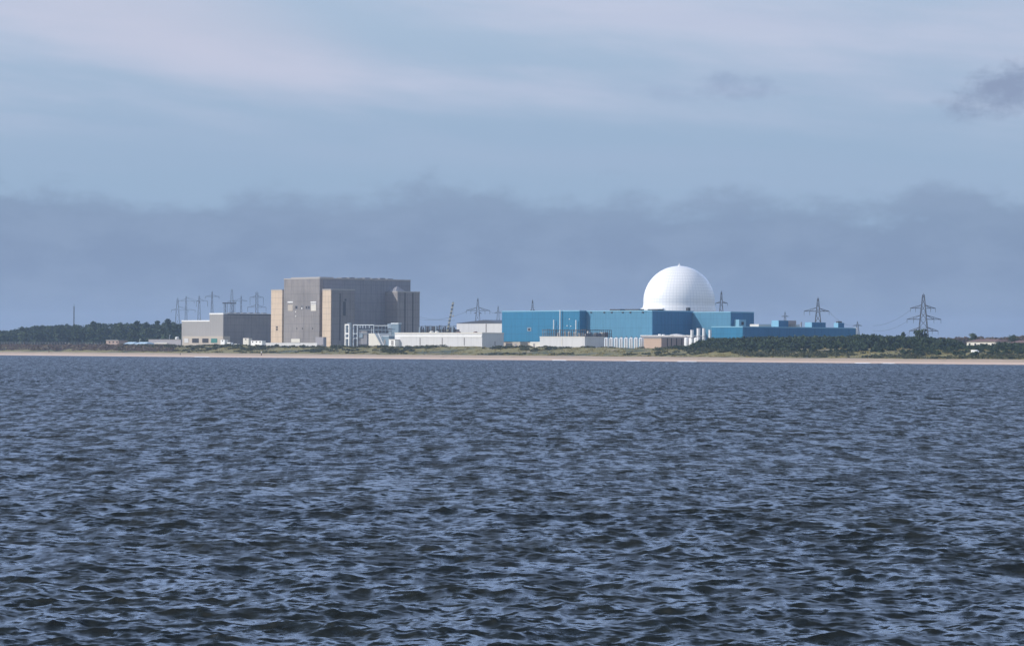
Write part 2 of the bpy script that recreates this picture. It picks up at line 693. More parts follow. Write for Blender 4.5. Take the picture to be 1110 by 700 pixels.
# trees and bushes on the dunes at the right
RW = [(728, 381), (738, 378), (746, 374.5), (757, 369), (770, 366), (800, 365), (835, 364), (870, 363.5), (905, 364), (925, 362), (945, 361.5), (965, 363), (985, 364), (1010, 364.5), (1032, 367.5), (1041, 370), (1047, 374.2), (1058, 374.5), (1066, 372.8), (1076, 374), (1083, 370.5), (1110, 372), (1200, 372)]
lv = Leaves()
for k in range(980):
    px = random.uniform(728, 1200)
    d = (55 if px < 980 else 46) + 190 * random.random() ** 1.25
    zt = at_d(px, prof(RW, px), d)
    s, d, z = zt
    g = height(s, d) - .3
    h = (z - g)
    f = .24 + .76 * sstep(d, 55, 130)
    h = max(1.6, min(h, 13) * f * random.uniform(.84, 1.0))
    w = random.uniform(.55, .85) * min(7, h + 1)
    lv.crown(s, d, g, h, max(2.4, w * 1.15), 11, 20, .5, random.uniform(.1, .75))
    lv.clump((s, d, g + h * .3), (w * .6, w * .6, h * .3), 30, .9, .35)
tag(lv.build('dune_woodland', PINE, (200, 130, 7)), 'dense dark trees and bushes covering the dunes below the pylons', 'woodland', None, 'stuff')

# paler far wood beyond, right
FW = [(985, 368), (1010, 368), (1022, 366), (1040, 365.5), (1060, 364.5), (1080, 366), (1095, 365), (1110, 363.5), (1200, 364)]
lv = Leaves()
for k in range(170):
    px = random.uniform(985, 1200)
    d = random.uniform(560, 800)
    s, d, z = at_d(px, prof(FW, px), d)
    g = height(s, d)
    h = max(3, (z - g) * random.uniform(.75, 1.0))
    w = random.uniform(4, 7)
    lv.crown(s, d, g, h, w, 9, 15, .9, random.uniform(.4, .9))
    lv.clump((s, d, g + h * .3), (w * .7, w * .7, h * .35), 36, 1.2, .5)
tag(lv.build('distant_woodland', HEATH, (300, 700, 10)), 'brownish distant wood on the skyline at the right edge', 'wood', None, 'stuff')

# low scrub on the dunes, grass tufts, heath at the left
lv = Leaves()
for k in range(1500):
    px = random.uniform(130, 800)
    d = 34 + 62 * random.random() ** .75
    s, d, z = at_d(px, 380, d)
    dens = fbm(s * .02 + 4, d * .05 + 1)
    if dens < (.14 if d < 64 else .02):
        continue
    h = random.uniform(.7, 1.7) * (.7 if d < 50 else 1.0)
    w = random.uniform(1.6, 5.0)
    g = height(s, d)
    t = random.uniform(.1, .5)
    for q in range(3):
        lv.clump((s + random.uniform(-1, 1) * w * .5, d + random.uniform(-1, 1) * w * .3, g + h * .35), (w * .5, w * .45, h * .62), 22, .42, t)
for k in range(900):
    px = random.uniform(790, 1150)
    d = random.uniform(32, 60)
    s, d, z = at_d(px, 380, d)
    if fbm(s * .02, d * .05) < .0:
        continue
    lv.clump((s, d, height(s, d) + .4), (random.uniform(1, 3), random.uniform(1, 2), random.uniform(.5, 1.1)), 26, .4, random.uniform(.1, .6))
tag(lv.build('dune_scrub', SCRUB, (-50, 60, 6)), 'low dark scrub bushes dotted over the grassy dunes', 'scrub', None, 'stuff')

lv = Leaves()
for k in range(1500):
    px = random.uniform(130, 1150)
    d = random.uniform(29, 84)
    s, d, z = at_d(px, 380, d)
    lv.clump((s, d, height(s, d) + .15), (random.uniform(.6, 2.4), random.uniform(.6, 2), random.uniform(.25, .6)), 14, .3, random.uniform(.5, 1))
tag(lv.build('dune_grass', foliage_mat('marram_grass', (.115, .118, .036), (.205, .18, .055), (.3, .24, .1)), (-50, 50, 5)), 'rough green and straw coloured grass on the dunes', 'grass', None, 'stuff')

lv = Leaves()
for k in range(1300):
    px = random.uniform(-60, 190)
    d = random.uniform(40, 120)
    s, d, z = at_d(px, 380, d)
    lv.clump((s, d, height(s, d) + .3), (random.uniform(1.5, 4), random.uniform(1, 3), random.uniform(.4, 1.0)), 22, .5, random.uniform(.1, .8))
tag(lv.build('heath', HEATH, (-600, 80, 6)), 'purplish brown heath between the left wood and the sand', 'heath', None, 'stuff')


def tree(name, label, px, ytop, d, wpx, m, group, sink=0.0, tint=.4, per=26, trunk_h=.35):
    s, d, z = at_d(px, ytop, d)
    g = height(s, d) - .2
    h = z - g
    w = wpx * mpp(px, d)
    t = thing(name, label, 'tree', (s, d, g), group)
    b = MB()
    b.bar((s, d, g), (s + .2, d, g + h * .55), .035 * h, .018 * h, 8)
    for k in range(4):
        a = k * 1.7 + .4
        b.bar((s + .15, d, g + h * (.32 + .06 * k)), (s + w * .33 * math.cos(a), d + w * .33 * math.sin(a), g + h * (.6 + .06 * k)), .016 * h, .006 * h, 6)
    b.build('trunk', BARK, t)
    lv = Leaves()
    lv.crown(s, d, g + h * trunk_h, h * (1 - trunk_h), w * .85, 22, per, .055 * h, tint)
    lv.build('crown', m, (s, d, g), t)


tree('tree', 'wide dark tree standing at the foot of the tallest pylon', 998, 356.5, 330, 15, LEAFY, 'trees on the skyline', tint=.3)
tree('tree', 'small round tree on the skyline left of the tallest pylon', 979, 360, 330, 6, LEAFY, 'trees on the skyline', tint=.3)
tree('tree', 'bushy tree rising behind the white long-roofed building', 1054.5, 361.5, 560, 9, LEAFY, 'trees on the skyline', tint=.5)
tree('tree', 'rounded tree on the skyline above the red-brown roof', 1097.5, 363, 540, 11, LEAFY, 'trees on the skyline', tint=.45)
tree('pine_tree', 'dark dome-topped pine at the wood edge beside the grey hall', 182, 346, 420, 10, PINE, 'taller trees of the left wood', tint=.3)
tree('pine_tree', 'dark round-topped pine standing up midway between mast and grey hall', 150, 346.8, 430, 8, PINE, 'taller trees of the left wood', tint=.25)
tree('pine_tree', 'small pine between the two taller pines of the left wood', 171, 348, 440, 6, PINE, 'taller trees of the left wood', tint=.4)
tree('pine_tree', 'broad pine rising from the wood just past the thin mast', 101, 348.8, 470, 8, PINE, 'taller trees of the left wood', tint=.35)
tree('pine_tree', 'low spreading pine where the wood begins at the far left', 23, 354.5, 470, 9, PINE, 'taller trees of the left wood', tint=.35)

# ------------------------------------------------------------------ buildings
ZB = 5.6      # walls start a little inside the ground


class Block:
    """corner block seen on its sea face (d0) and its shaded end (s1), measured from the photograph at a real distance inland"""

    def __init__(self, xl, xc, xr, d0, ytop, depth=None):
        self.s0, _, _ = at_d(xl, ytop, d0)
        self.s1, _, self.z1 = at_d(xc, ytop, d0)
        self.d0 = d0
        self.d1 = at_s(xr, ytop, self.s1)[1] if xr is not None else d0 + depth
        self.z0 = ZB

    def base(self):
        return ((self.s0 + self.s1) / 2, (self.d0 + self.d1) / 2, 6.6)

    def mb(self):
        return MB().box(self.s0, self.s1, self.d0, self.d1, self.z0, self.z1)

    def trim(self, h=.8, out=.25, up=.35):
        """coping round the roof edge"""
        m = MB()
        s0, s1, d0, d1 = self.s0 - out, self.s1 + out, self.d0 - out, self.d1 + out
        za, zb = self.z1 - h, self.z1 + up
        w = out + .5
        m.box(s0, s1, d0, d0 + w, za, zb)
        m.box(s0, s1, d1 - w, d1, za, zb)
        m.box(s0, s0 + w, d0 + w, d1 - w, za, zb)
        m.box(s1 - w, s1, d0 + w, d1 - w, za, zb)
        return m

    def on_face(self, x0, x1, y0, y1, out=.18, back=.3):
        """panel on the sea face"""
        a = at_d(x0, y1, self.d0)
        b = at_d(x1, y0, self.d0)
        return MB().box(a[0], b[0], self.d0 - out, self.d0 + back, a[2], b[2])

    def on_end(self, x0, x1, y0, y1, out=.18, back=.3):
        """panel on the shaded end"""
        a = at_s(x0, y1, self.s1)
        b = at_s(x1, y0, self.s1)
        return MB().box(self.s1 - back, self.s1 + out, a[1], b[1], a[2], b[2])


def rect_d(x0, x1, y0, y1, d0, d1):
    a = at_d(x0, y1, d0)
    b = at_d(x1, y0, d0)
    return MB().box(a[0], b[0], d0, d1, a[2], b[2])


# ---- massive concrete reactor building
A = Block(308, 346.5, 445, 215, 301.5)
t = thing('reactor_building', 'massive square grey concrete reactor building with pale stair towers', 'building', A.base())
A.mb().build('wall', CONC, t)
# shade on the long side, put into a darker, bluer sheet
e = MB().box(A.s1 - .3, A.s1 + .3, A.d0 + 3, A.d1 - .4, 12, A.z1 - 1.2).build('side_shade_sheet', CONC_DARK, t)
A.trim(.5, .2, .3).build('roof_edge', CONC_EDGE, t)
m = MB()
za = A.z1
m.box(A.s0 + 6, A.s1 - 2, A.d0 + 2, A.d0 + 14, za - .4, za + 1.0)
m.build('roof_parapet', CONC_EDGE, t)
for k in range(7):
    dd = A.d0 + 22 + k * (A.d1 - A.d0 - 34) / 7
    MB().box(A.s1 - 9, A.s1 - 3, dd, dd + 5, za - .3, za + .9 + .3 * (k % 2)).build('roof_vent', CONC_DARK, t)


def tower(xl, xc, xr, d0, yt, mface, label=None):
    b = Block(xl, xc, xr, d0, yt)
    o = b.mb().build('stair_tower', mface, t)
    if label:
        o['label'] = label
    b.trim(.5, .15, .25).build('tower_coping', CONC_EDGE, sub_parent(o))
    return b, o


def sub_parent(o):
    return {'_obj': o, '_base': t['_base']}


b1, o1 = tower(294, 306, 309.3, 236, 314, CONC_PALE, 'pale tan stair tower at the far end')
for yy in (354.5, 357):
    b1.on_face(299.3, 301.2, yy - .8, yy + .8).build('slot', DARK, sub_parent(o1))
# tower on the long side: its sea face is the pale strip beside the big grey face
sA = A.s1
b2 = Block(349.6, 358.8, 384.5, 214, 313.5)
o2 = MB().box(b2.s0, b2.s1, b2.d0, b2.d1, ZB, b2.z1).box(A.s1 - 1, b2.s0 + 1, b2.d0 + 7, b2.d1 - 1, ZB, b2.z1 - .6).build('stair_tower', CONC_PALE, t)
o2['label'] = 'pale tan stair tower standing out from the shaded side'
MB().box(b2.s1 - .2, b2.s1 + .3, b2.d0 + .5, b2.d1 - .05, 7, b2.z1 - .4).build('side_shade_sheet', CONC, sub_parent(o2))  # shade on the tan tower's side, painted as a grey sheet
b2.trim(.5, .15, .25).build('tower_coping', CONC_EDGE, sub_parent(o2))
for x0, x1, y0, y1 in ((367.5, 369, 318, 369), (371.5, 374.5, 327, 342), (373.2, 375.2, 324, 326)):
    b2.on_end(x0, x1, y0, y1, .42).build('slot', DARK_STEEL, sub_parent(o2))
# far tower, wholly on the shaded side
sT = b2.s1
d_a = at_s(431, 316, sT)[1]
zt = at_s(431, 316.2, sT)[2]
d_b = at_s(455, 316, sT)[1]
d_c = at_s(416.5, 316, A.s1)[1]
o3 = MB().box(A.s1 - 1, sT, d_a, d_b, ZB, zt).build('stair_tower', CONC, t)
o3['label'] = 'grey stair tower at the shaded far corner'
MB().box(sT - 6, sT + .2, d_a - .2, d_b + .2, zt - .35, zt + .4).build('tower_coping', CONC_EDGE, sub_parent(o3))
for xx in (438.5, 447):
    q = at_s(xx, 330, sT)[1]
    MB().box(sT - .2, sT + .25, q, q + .8, 8, zt - .6).build('drainpipe', DARK_STEEL, sub_parent(o3))
q0, q1 = at_s(424, 312.5, A.s1 + 8)[1], at_s(437, 312.5, A.s1 + 8)[1]
zz = at_s(432, 311, A.s1 + 8)[2]
m = MB()
mid = (q0 + q1) / 2
m.add([(A.s1 + 3, mid - 5, zt), (A.s1 + 13, mid - 5, zt), (A.s1 + 13, mid + 5, zt), (A.s1 + 3, mid + 5, zt), (A.s1 + 8, mid, zz + .6)], [(0, 3, 2, 1), (0, 1, 4), (1, 2, 4), (2, 3, 4), (3, 0, 4)])
m.build('roof_cowl', CONC_DARK, t)
# features of the big grey face
for x0, x1 in ((312, 317.8), (337, 343)):
    A.on_face(x0, x1, 326.8, 328.2, .3).build('louvre', WHITE_PAINT, t)
    A.on_face(x0 + .2, x1 - .2, 330.2, 337, .2).build('wall_panel', CREAM if x0 > 320 else BEIGE, t)
A.on_face(337.2, 342.8, 329.2, 330.0, .3).build('louvre', WHITE_PAINT, t)
for x0, x1, y0, y1 in ((320, 322.8, 331.2, 335), (326, 328.6, 331.2, 335.5), (331.2, 333.4, 331.4, 335.2), (333.8, 336.2, 331.2, 335.2)):
    f = A.on_face(x0, x1, y0, y1, .12).build('window', CONC_DARK, t)
    A.on_face(x0 + .4, x1 - .4, y0 + .5, y1 - .5, .16).build('pane', DARK, sub_parent(f))
A.on_face(327, 328, 333, 335, .3).build('wall_panel', WHITE_PAINT, t)
for x0, y0 in ((320.2, 337.4), (320.2, 342.3)):
    A.on_face(x0, x0 + 1, y0, y0 + .9, .3).build('wall_light', WHITE_PAINT, t)
for xx in (321.5, 327.5, 338.5):
    A.on_face(xx, xx + .6, 355, 357, .12).build('vent_slot', DARK, t)
for xx in (329.2,):
    A.on_face(xx, xx + .45, 304, 369, .1).build('joint_strip', CONC_DARK, t)
A.on_face(316, 325.5, 367.2, 371, .4).build('loading_door', CREAM, t)
nb = Block(342, 350.5, 353.8, 200, 365.3)
nb.mb().build('annex', GREYW, t)

# ---- low white wall in front of the concrete building
a = at_d(284, 370, 188)
b = at_d(344, 370, 188)
tag(MB().box(a[0], b[0], 188, 188.6, 5.8, at_d(310, 371.5, 188)[2]).build('boundary_wall', WHITE), 'low white wall running in front of the massive concrete building', 'wall')

# ---- turbine hall at the left
B = Block(227.2, 242, 297, 262, 339.8)
t = thing('turbine_hall', 'long low grey hall with stepped pale end and shaded side', 'building', B.base())
B.mb().build('wall', GREY_CLAD, t)
MB().box(B.s1 - .2, B.s1 + .3, B.d0 + .6, B.d1 + 12, 8.5, B.z1 - .2).build('side_shade_sheet', CONC, t)  # the hall's shaded side, its shade put into a darker sheet
B.trim(.7, .2, .4).build('roof_edge', WHITE_PAINT, t)
q = MB().box(B.s1 - 8, B.s1 + .55, B.d0 + 4, B.d1, B.z1 - .9, B.z1 - .1)
q.build('side_gutter', DARK_STEEL, t)
B2 = Block(197, 227.6, None, 263.5, 347.6, depth=30)
B2.s1 = B.s0 + .3
B2.mb().build('annex', GREY_CLAD, t)
B2.trim(.6, .2, .4).build('roof_edge', WHITE_PAINT, t)
pl = MB()
a = at_d(198, 364.3, 256)
b = at_d(241.8, 364.3, 256)
pl.box(a[0], b[0], 256, 262.5, ZB, b[2])
pl.build('plinth', BEIGE, t)


def face256(x0, x1, y0, y1, out=.25):
    a = at_d(x0, y1, 256)
    b = at_d(x1, y0, 256)
    return MB().box(a[0], b[0], 256 - out, 256.4, a[2], b[2])


for x0, x1, mm in ((200, 204.5, WHITE), (208.5, 215.5, DARK), (219.5, 226, DARK), (229, 235.5, GREEN_DOOR)):
    face256(x0, x1, 366.8, 371.4).build('garage_door', mm, t)

# roof line detail of the hall: low frames
for k in range(6):
    dd = B.d0 + 8 + k * (B.d1 - B.d0 - 10) / 6
    MB().box(B.s1 - 6, B.s1 - 3, dd, dd + 3.5, B.z1 - .1, B.z1 + 1.0).build('roof_vent', CONC_DARK, t)

# ---- white warehouse
C_ = Block(428, 522.7, 546, 142, 360.8)
t = thing('warehouse', 'long low white flat-roofed warehouse with one grey shaded end', 'building', C_.base())
C_.mb().build('wall', WHITE, t)
C_.trim(.35, .15, .25).build('roof_edge', CREAM, t)
C_.on_face(428.5, 522.5, 363.6, 365.2, .3).build('band', WHITE_PAINT, t)
for xx in (455, 479, 503):
    C_.on_face(xx, xx + .7, 366, 374, .25).build('drainpipe', GREY_CLAD, t)
for xx, yy in ((468, 358.8), (473.8, 358.9), (497.5, 359.4), (515.5, 359.4)):
    s, d, z = at_d(xx, yy, 150)
    MB().lathe(s, d, [(1.5, C_.z1 - .2), (1.5, z - .4), (.9, z), (.1, z + .2)], 12).build('roof_vent', CREAM if xx < 480 else BROWN_ROOF, t, smooth=True)
C_.on_end(536, 537, 370, 374.5, .2).build('door', GREY_CLAD, t)

b_ = Block(421.5, 428.2, None, 138, 367.8, depth=9)
t = thing('kiosk', 'small white box-shaped kiosk against the long warehouse', 'kiosk', b_.base())
b_.mb().build('wall', WHITE_PAINT, t)
b_.on_face(424, 426.5, 369, 374, .15).build('door', GREY_CLAD, t)
b_.trim(.3, .15, .15).build('roof_edge', CREAM, t)

# white block behind the warehouse
D_ = Block(495, 545, None, 245, 350.2, depth=40)
t = thing('white_hall', 'plain white hall rising behind the warehouse beside the blue hall', 'building', D_.base())
D_.mb().build('wall', WHITE, t)
m = MB()
zr = D_.z1
m.add([(D_.s0 - .5, D_.d0 - .4, zr), (D_.s1, D_.d0 - .4, zr), (D_.s1, D_.d1, zr), (D_.s0 - .5, D_.d1, zr), ((D_.s0 + D_.s1) / 2, D_.d0 + 4, zr + 2.4), ((D_.s0 + D_.s1) / 2, D_.d1 - 4, zr + 2.4)],
      [(0, 3, 2, 1), (0, 1, 4), (1, 2, 5, 4), (2, 3, 5), (3, 0, 4, 5)])
m.build('roof', DARK_STEEL, t)
D_.on_face(526.5, 527.5, 351, 360, .2).build('drainpipe', GREY_CLAD, t)

# cream shed with sloping side
a = at_d(399.5, 374, 150)
b = at_d(413.5, 361.5, 150)
sr = at_d(406, 361, 150)[0]
m = MB()
z0, z1 = ZB, at_d(400, 361.3, 150)[2]
poly = [(a[0], z0), (b[0], z0), (b[0], z0 + 2.5), (sr, z1), (a[0], z1)]
n = len(poly)
m.add([(s, 150, z) for s, z in poly] + [(s, 164, z) for s, z in poly], [tuple(range(n)), tuple(range(n, 2 * n))[::-1]] + [(i, n + i, n + (i + 1) % n, (i + 1) % n) for i in range(n)])
t = thing('pump_house', 'cream shed with one steeply sloping side below the steel gantry', 'shed', ((a[0] + b[0]) / 2, 157, 6.6))
m.build('wall', CREAM, t)
for k in range(2):
    MB().bar((sr + 1.5 + k * 3.0, 149.6, z1 + .2), (b[0] + 1.0 + k * 2.2, 149.6, z0 + 3), .28).build('chute', STEEL_BLUE if k == 0 else WHITE_PAINT, t)
MB().bar((a[0] + 2.0, 151, z1), (a[0] + 2.0, 151, z1 + 4), .18).build('flue', WHITE_PAINT, t)

# small grey plant cabin right of the cream shed
b_ = Block(413.8, 421.5, None, 152, 364.2, depth=9)
t = thing('plant_cabin', 'grey flat-roofed cabin between the cream shed and the kiosk', 'cabin', b_.base())
b_.mb().build('wall', BLUE_GREY, t)
b_.trim(.3, .12, .2).build('roof_edge', STEEL_PALE, t)
b_.on_face(416, 418, 368, 373, .14).build('door', GREY_CLAD, t)

# blue-grey tower block
b_ = Block(424.5, 432, 434.5, 176, 350.3)
t = thing('lift_tower', 'blue-grey square tower joining the right end of the gantry', 'tower', b_.base())
b_.mb().build('wall', BLUE_GREY, t)
b_.trim(.6, .4, .3).build('roof_edge', STEEL_PALE, t)
rect_d(420, 424.4, 350.8, 356, 177, 183).build('platform', STEEL_BLUE, t)
rect_d(421, 424.4, 357, 372, 178, 182).build('platform_support', STEEL_BLUE, t)

# ---- steel gantry in front of the recess
t = thing('steel_gantry', 'pale steel frame gantry standing before the shaded concrete side', 'gantry', (at_d(400, 374, 172)[0], 172, 6.6))


def frame(x0, x1, y0, d, r, ys, m, name):
    b = MB()
    a = at_d(x0, y0, d)
    c = at_d(x1, y0, d)
    z = a[2]
    b.box(a[0] - r, a[0] + r, d - r, d + r, ZB, z)
    b.box(c[0] - r, c[0] + r, d - r, d + r, ZB, z)
    b.box(a[0] + r, c[0] - r, d - r * .9, d + r * .9, z - 2 * r, z - .02)
    for y in ys:
        zz = at_d(x0, y, d)[2]
        b.box(a[0] + r, c[0] - r, d - r * .8, d + r * .8, zz - r, zz + r)
    return b.build(name, m, t)


frame(374.6, 378.6, 351.2, 168, .42, (361.5, 366.4), WHITE_PAINT, 'portal_frame')
frame(383.3, 387.6, 351.6, 172, .3, (361.6, 366.5), STEEL_PALE, 'portal_frame')
frame(376.5, 380.5, 350, 180, .22, (356, 366), STEEL_BLUE, 'portal_frame')
d = 172
m = MB()
a = at_d(387, 351.8, d)
b = at_d(405.6, 351.8, d)
c = at_d(421, 352.5, d)
m.box(a[0], b[0], d - .3, d + .3, a[2] - .55, a[2])
m.box(b[0], c[0], d + .1, d + .5, c[2] - .4, c[2])
m.build('top_beam', STEEL_PALE, t)
for xx in (390.5, 393.5, 396.5, 400.5, 405.3):
    q = at_d(xx, 352, d)
    MB().box(q[0] - .2, q[0] + .2, d - .25, d + .25, at_d(xx, 355.5 if xx < 405 else 366, d)[2], a[2] - .56).build('hanger', STEEL_PALE, t)
for xx in (409.8, 413.8, 417.5):
    q = at_d(xx, 352.5, d)
    MB().box(q[0] - .14, q[0] + .14, d + .12, d + .42, ZB, c[2] - .42).build('column', STEEL_BLUE, t)
m = MB()
for y in (357.5, 361.5):
    z = at_d(400, y, d)[2]
    m.box(a[0], c[0], d + .6, d + .9, z - .15, z + .15)
m.build('side_rail', STEEL_BLUE, t)
rect_d(388.5, 398, 358, 373, d + 1.5, d + 5).build('machinery_housing', CONC_DARK, t)
rect_d(389.5, 393, 361, 366, d + .9, d + 1.4).build('pipework', STEEL_BLUE, t)

# ---- switchgear: dark rack between the concrete building and the white hall
t = thing('switchgear_rack', 'dark lattice switchgear rack of close posts behind the warehouse roof', 'switchgear', (at_d(475, 358, 225)[0], 225, 6.6))
a = at_d(455, 353, 225)
b = at_d(494.5, 353, 225)
m = MB().box(a[0], b[0], 226, 228, ZB, at_d(470, 357, 226)[2])
m.build('equipment_block', CONC_DARK, t)
zt = at_d(475, 353.2, 225)[2]
m = MB().box(a[0], b[0], 224.8, 225.3, zt - .4, zt - .05)
m.box(a[0], b[0], 224.8, 225.3, zt - 2.6, zt - 2.3)
m.build('top_rail', DARK_STEEL, t)
n = 20
for k in range(n):
    s = a[0] + (b[0] - a[0]) * (k + .5) / n
    w = random.uniform(.18, .7)
    MB().box(s - w, s + w, 223.9, 224.6, ZB, zt + random.uniform(-1.2, .5)).build('post', DARK_STEEL if k % 3 else STEEL_BLUE, t)

# ---- crane
s, d, z = at_d(482.5, 360, 190)
t = thing('mobile_crane', 'mobile crane with striped lattice boom leaning right behind the warehouse', 'crane', (s, d, 6.8))
g = 6.8
MB().box(s - 4.5, s + 4.0, d - 1.4, d + 1.4, g + 1.0, g + 2.0).build('carrier', YELLOW, t)
MB().box(s - 2.5, s + 1.8, d - 1.3, d + 1.3, g + 2.05, g + 3.9).build('upper_works', YELLOW, t)
MB().box(s + 2.0, s + 3.9, d - 1.2, d + 1.2, g + 2.05, g + 3.3).build('cab', GLASSM, t)
for q in (-3.4, -1.6, 1.2, 3.0):
    for side in (-1.2, 1.2):
        MB().bar((s + q, d + side - .25, g + .5), (s + q, d + side + .25, g + .5), .55, n=12).build('wheel', TYRE, t)
p = Vector((s, d, g + 3.2))
qq = Vector(at_d(491.3, 327.5, 190))
nseg = 26
ax = (qq - p).normalized()
sv = Vector((1, 0, 0)) - ax * ax.x
sv.normalize()
wv = ax.cross(sv)
m1 = MB()
for k in range(nseg):
    f0, f1 = k / nseg, (k + 1) / nseg
    wd = .42
    c0, c1 = p.lerp(qq, f0), p.lerp(qq, f1)
    for bb in (1, -1):
        m1.bar(c0 + sv * wd + wv * bb * wd, c1 - sv * wd + wv * bb * wd, .13)
        m1.bar(c0 + sv * bb * wd + wv * wd, c1 + sv * bb * wd - wv * wd, .13)
for aa, bb in ((1, 1), (1, -1), (-1, 1), (-1, -1)):
    m1.bar(p + sv * aa * wd + wv * bb * wd, qq + sv * aa * wd + wv * bb * wd, .13)
BOOM, ntb, bsb = new_mat('striped_boom_paint')
zb = ntb.xyz(ntb.node('ShaderNodeTexCoord').outputs['Object'])[2]
ntb.l.new(ntb.mix(ntb.m('LESS_THAN', ntb.m('FRACT', ntb.m('DIVIDE', zb, 2.6)), .5), (.6, .56, .4), (.09, .09, .085)), bsb.inputs['Base Color'])
m1.build('boom', BOOM, t)
MB().bar(qq, qq - Vector((0, 0, 9)), .06).build('hoist_rope', CABLE, t)
MB().lathe(qq.x, qq.y, [(.1, qq.z - 10), (.4, qq.z - 9.6), (.3, qq.z - 9.0)], 8).build('hook_block', YELLOW, t)

# ---- blue turbine hall
E = Block(544.2, 628.3, 634.2, 190, 336.6)
t = thing('blue_hall', 'long mid-blue clad hall beside the white hall, with white pipes', 'building', E.base())
MB().box(E.s0, E.s1, E.d0, E.d1 + 20, at_d(560, 370.2, 190)[2], E.z1).build('wall', BLUE, t)
MB().box(E.s0 + .5, E.s1 - .5, E.d0 + .8, E.d1 + 19, ZB, at_d(560, 370.0, 190)[2]).build('lower_wall', BEIGE, t)
E.trim(.5, .2, .2).build('roof_edge', BLUE_TRIM, t)
w = E.on_face(571.6, 576, 354.8, 359, .2).build('window', STEEL_BLUE, t)
E.on_face(572.8, 575, 355.8, 358.2, .26).build('pane', DARK, {'_obj': w, '_base': t['_base']})
E.on_face(602.5, 605.8, 352.5, 355.5, .2).build('wall_vent', BLUE_DEEP, t)
for xx, y0 in ((606.4, 335.8), (599.5, 346.5), (623.6, 346.8)):
    q = at_d(xx, y0, 188)
    MB().lathe(q[0], 188.6, [(.36, ZB), (.36, q[2])], 10).build('pipe', WHITE_PAINT, t, smooth=True)
for x0, x1, mm in ((547.5, 555, DARK_STEEL), (564.5, 571, GREYW), (573.5, 579, CREAM)):
    E.on_face(x0, x1, 371.6, 377.5, -.5, 1.2).build('loading_door', mm, t)
for xx, yy in ((617, 345.4), (618.5, 353), (614.5, 352.6)):
    E.on_face(xx, xx + .8, yy, yy + .8, .25).build('wall_light', WHITE_PAINT, t)

# ---- blue reactor auxiliary building (two steps)
F_ = Block(633.5, 707, 751.5, 196, 336.6)
t = thing('auxiliary_building', 'pale blue block in front of the white dome with shaded end', 'building', F_.base())
F_.mb().build('wall', BLUE_PALE, t)
MB().box(F_.s1 - .2, F_.s1 + .3, F_.d0 + .25, F_.d1, 7, F_.z1 - .5).build('shaded_end_wall', BLUE_DEEP, t)  # shade on this end is painted: darker blue than the sea face
F_.trim(.5, .3, .2).build('roof_edge', BLUE_TRIM, t)
for xx in (641, 655, 663.2, 675.2, 683.5, 697):
    F_.on_face(xx - .8, xx + .8, 337.8, 339.2, .4).build('window', DARK, t)
for x0, x1 in ((661, 672), (677.5, 692), (702, 713)):
    a = at_d(x0, 335.3, 206)
    b = at_d(x1, 335.3, 206)
    MB().box(a[0], b[0], 206, 211, F_.z1 - .1, a[2] + .15).build('roof_unit', DARK_STEEL, t)
for k, xx in enumerate((716, 724, 732, 741)):
    F_.on_end(xx, xx + .5, 338.5, 362, .42).build('cladding_joint', BLUE, t)

# ---- rear blue wall with square end block
G_ = Block(750, 792, 817, F_.d1 - 1, 338.0)
t = thing('fuel_building', 'blue building right of the dome with a small pale cabin', 'building', G_.base())
G_.mb().build('wall', BLUE_PALE, t)
MB().box(G_.s1 - .2, G_.s1 + .3, G_.d0 + .25, G_.d1, 7, G_.z1 - .6).build('shaded_end_wall', BLUE_DEEP, t)  # darker blue stands for shade on the end
G_.trim(.5, .25, .2).build('roof_edge', BLUE_TRIM, t)
G_.on_end(794, 799, 342, 350, .4).build('wall_panel', BLUE_DEEP, t)
q = at_s(800, 346.3, G_.s1 + 4)
q2 = at_s(807.5, 346.3, G_.s1 + 4)
cab = MB().box(G_.s1 + .2, G_.s1 + 5, q[1], q2[1], 8, q[2]).build('cabin', BLUE_TRIM, t)
MB().box(G_.s1 + 4.9, G_.s1 + 5.2, q[1] + 2, q[1] + 4, q[2] - 3.4, q[2] - 1.4).build('window', DARK, {'_obj': cab, '_base': t['_base']})

# ---- long low blue block
H_ = Block(771.5, 805, 928, 172, 354.0)
t = thing('low_blue_block', 'very long low blue block behind the dune trees', 'building', H_.base())
H_.mb().build('wall', BLUE, t)
MB().box(H_.s1 - .2, H_.s1 + .3, H_.d0 + .3, H_.d1 - .2, 7, H_.z1 - .4).build('shaded_end_wall', BLUE_DEEP, t)  # end away from the sun takes the shade-toned blue
H_.trim(.45, .2, .2).build('roof_edge', BLUE_TRIM, t)
q = at_s(928, 354, H_.s1)[1]
MB().box(H_.s1 - 2, H_.s1 + .7, q - .5, q + .7, 8, H_.z1 + .3).build('corner_trim', WHITE_PAINT, t)


def roof_cabin(xl, xc, xr, yt, mm, mend, win=False, cap=None):
    """cabin on the roof of the long block, near its shaded edge"""
    sc = H_.s1 - 2.5
    d0 = at_s(xc, yt, sc)[1]
    d1 = at_s(xr, yt, sc)[1]
    z = at_s(xc, yt, sc)[2]
    s0 = at_d(xl, yt, d0)[0]
    o = MB().box(s0, sc, d0, d1, H_.z1 - .3, z).build('roof_cabin', mm, t)
    P = {'_obj': o, '_base': t['_base']}
    MB().box(sc - .1, sc + .15, d0 + .2, d1 - .1, H_.z1 - .2, z - .2).build('end_shade_panel', mend, P)  # cabin end in shade, coloured darker than its lit face
    if cap:
        MB().box(s0 + 1, sc - 1, d0 + 1, d1 - 1, z - .1, z + 1.0).build('vent', cap, P)
    return o


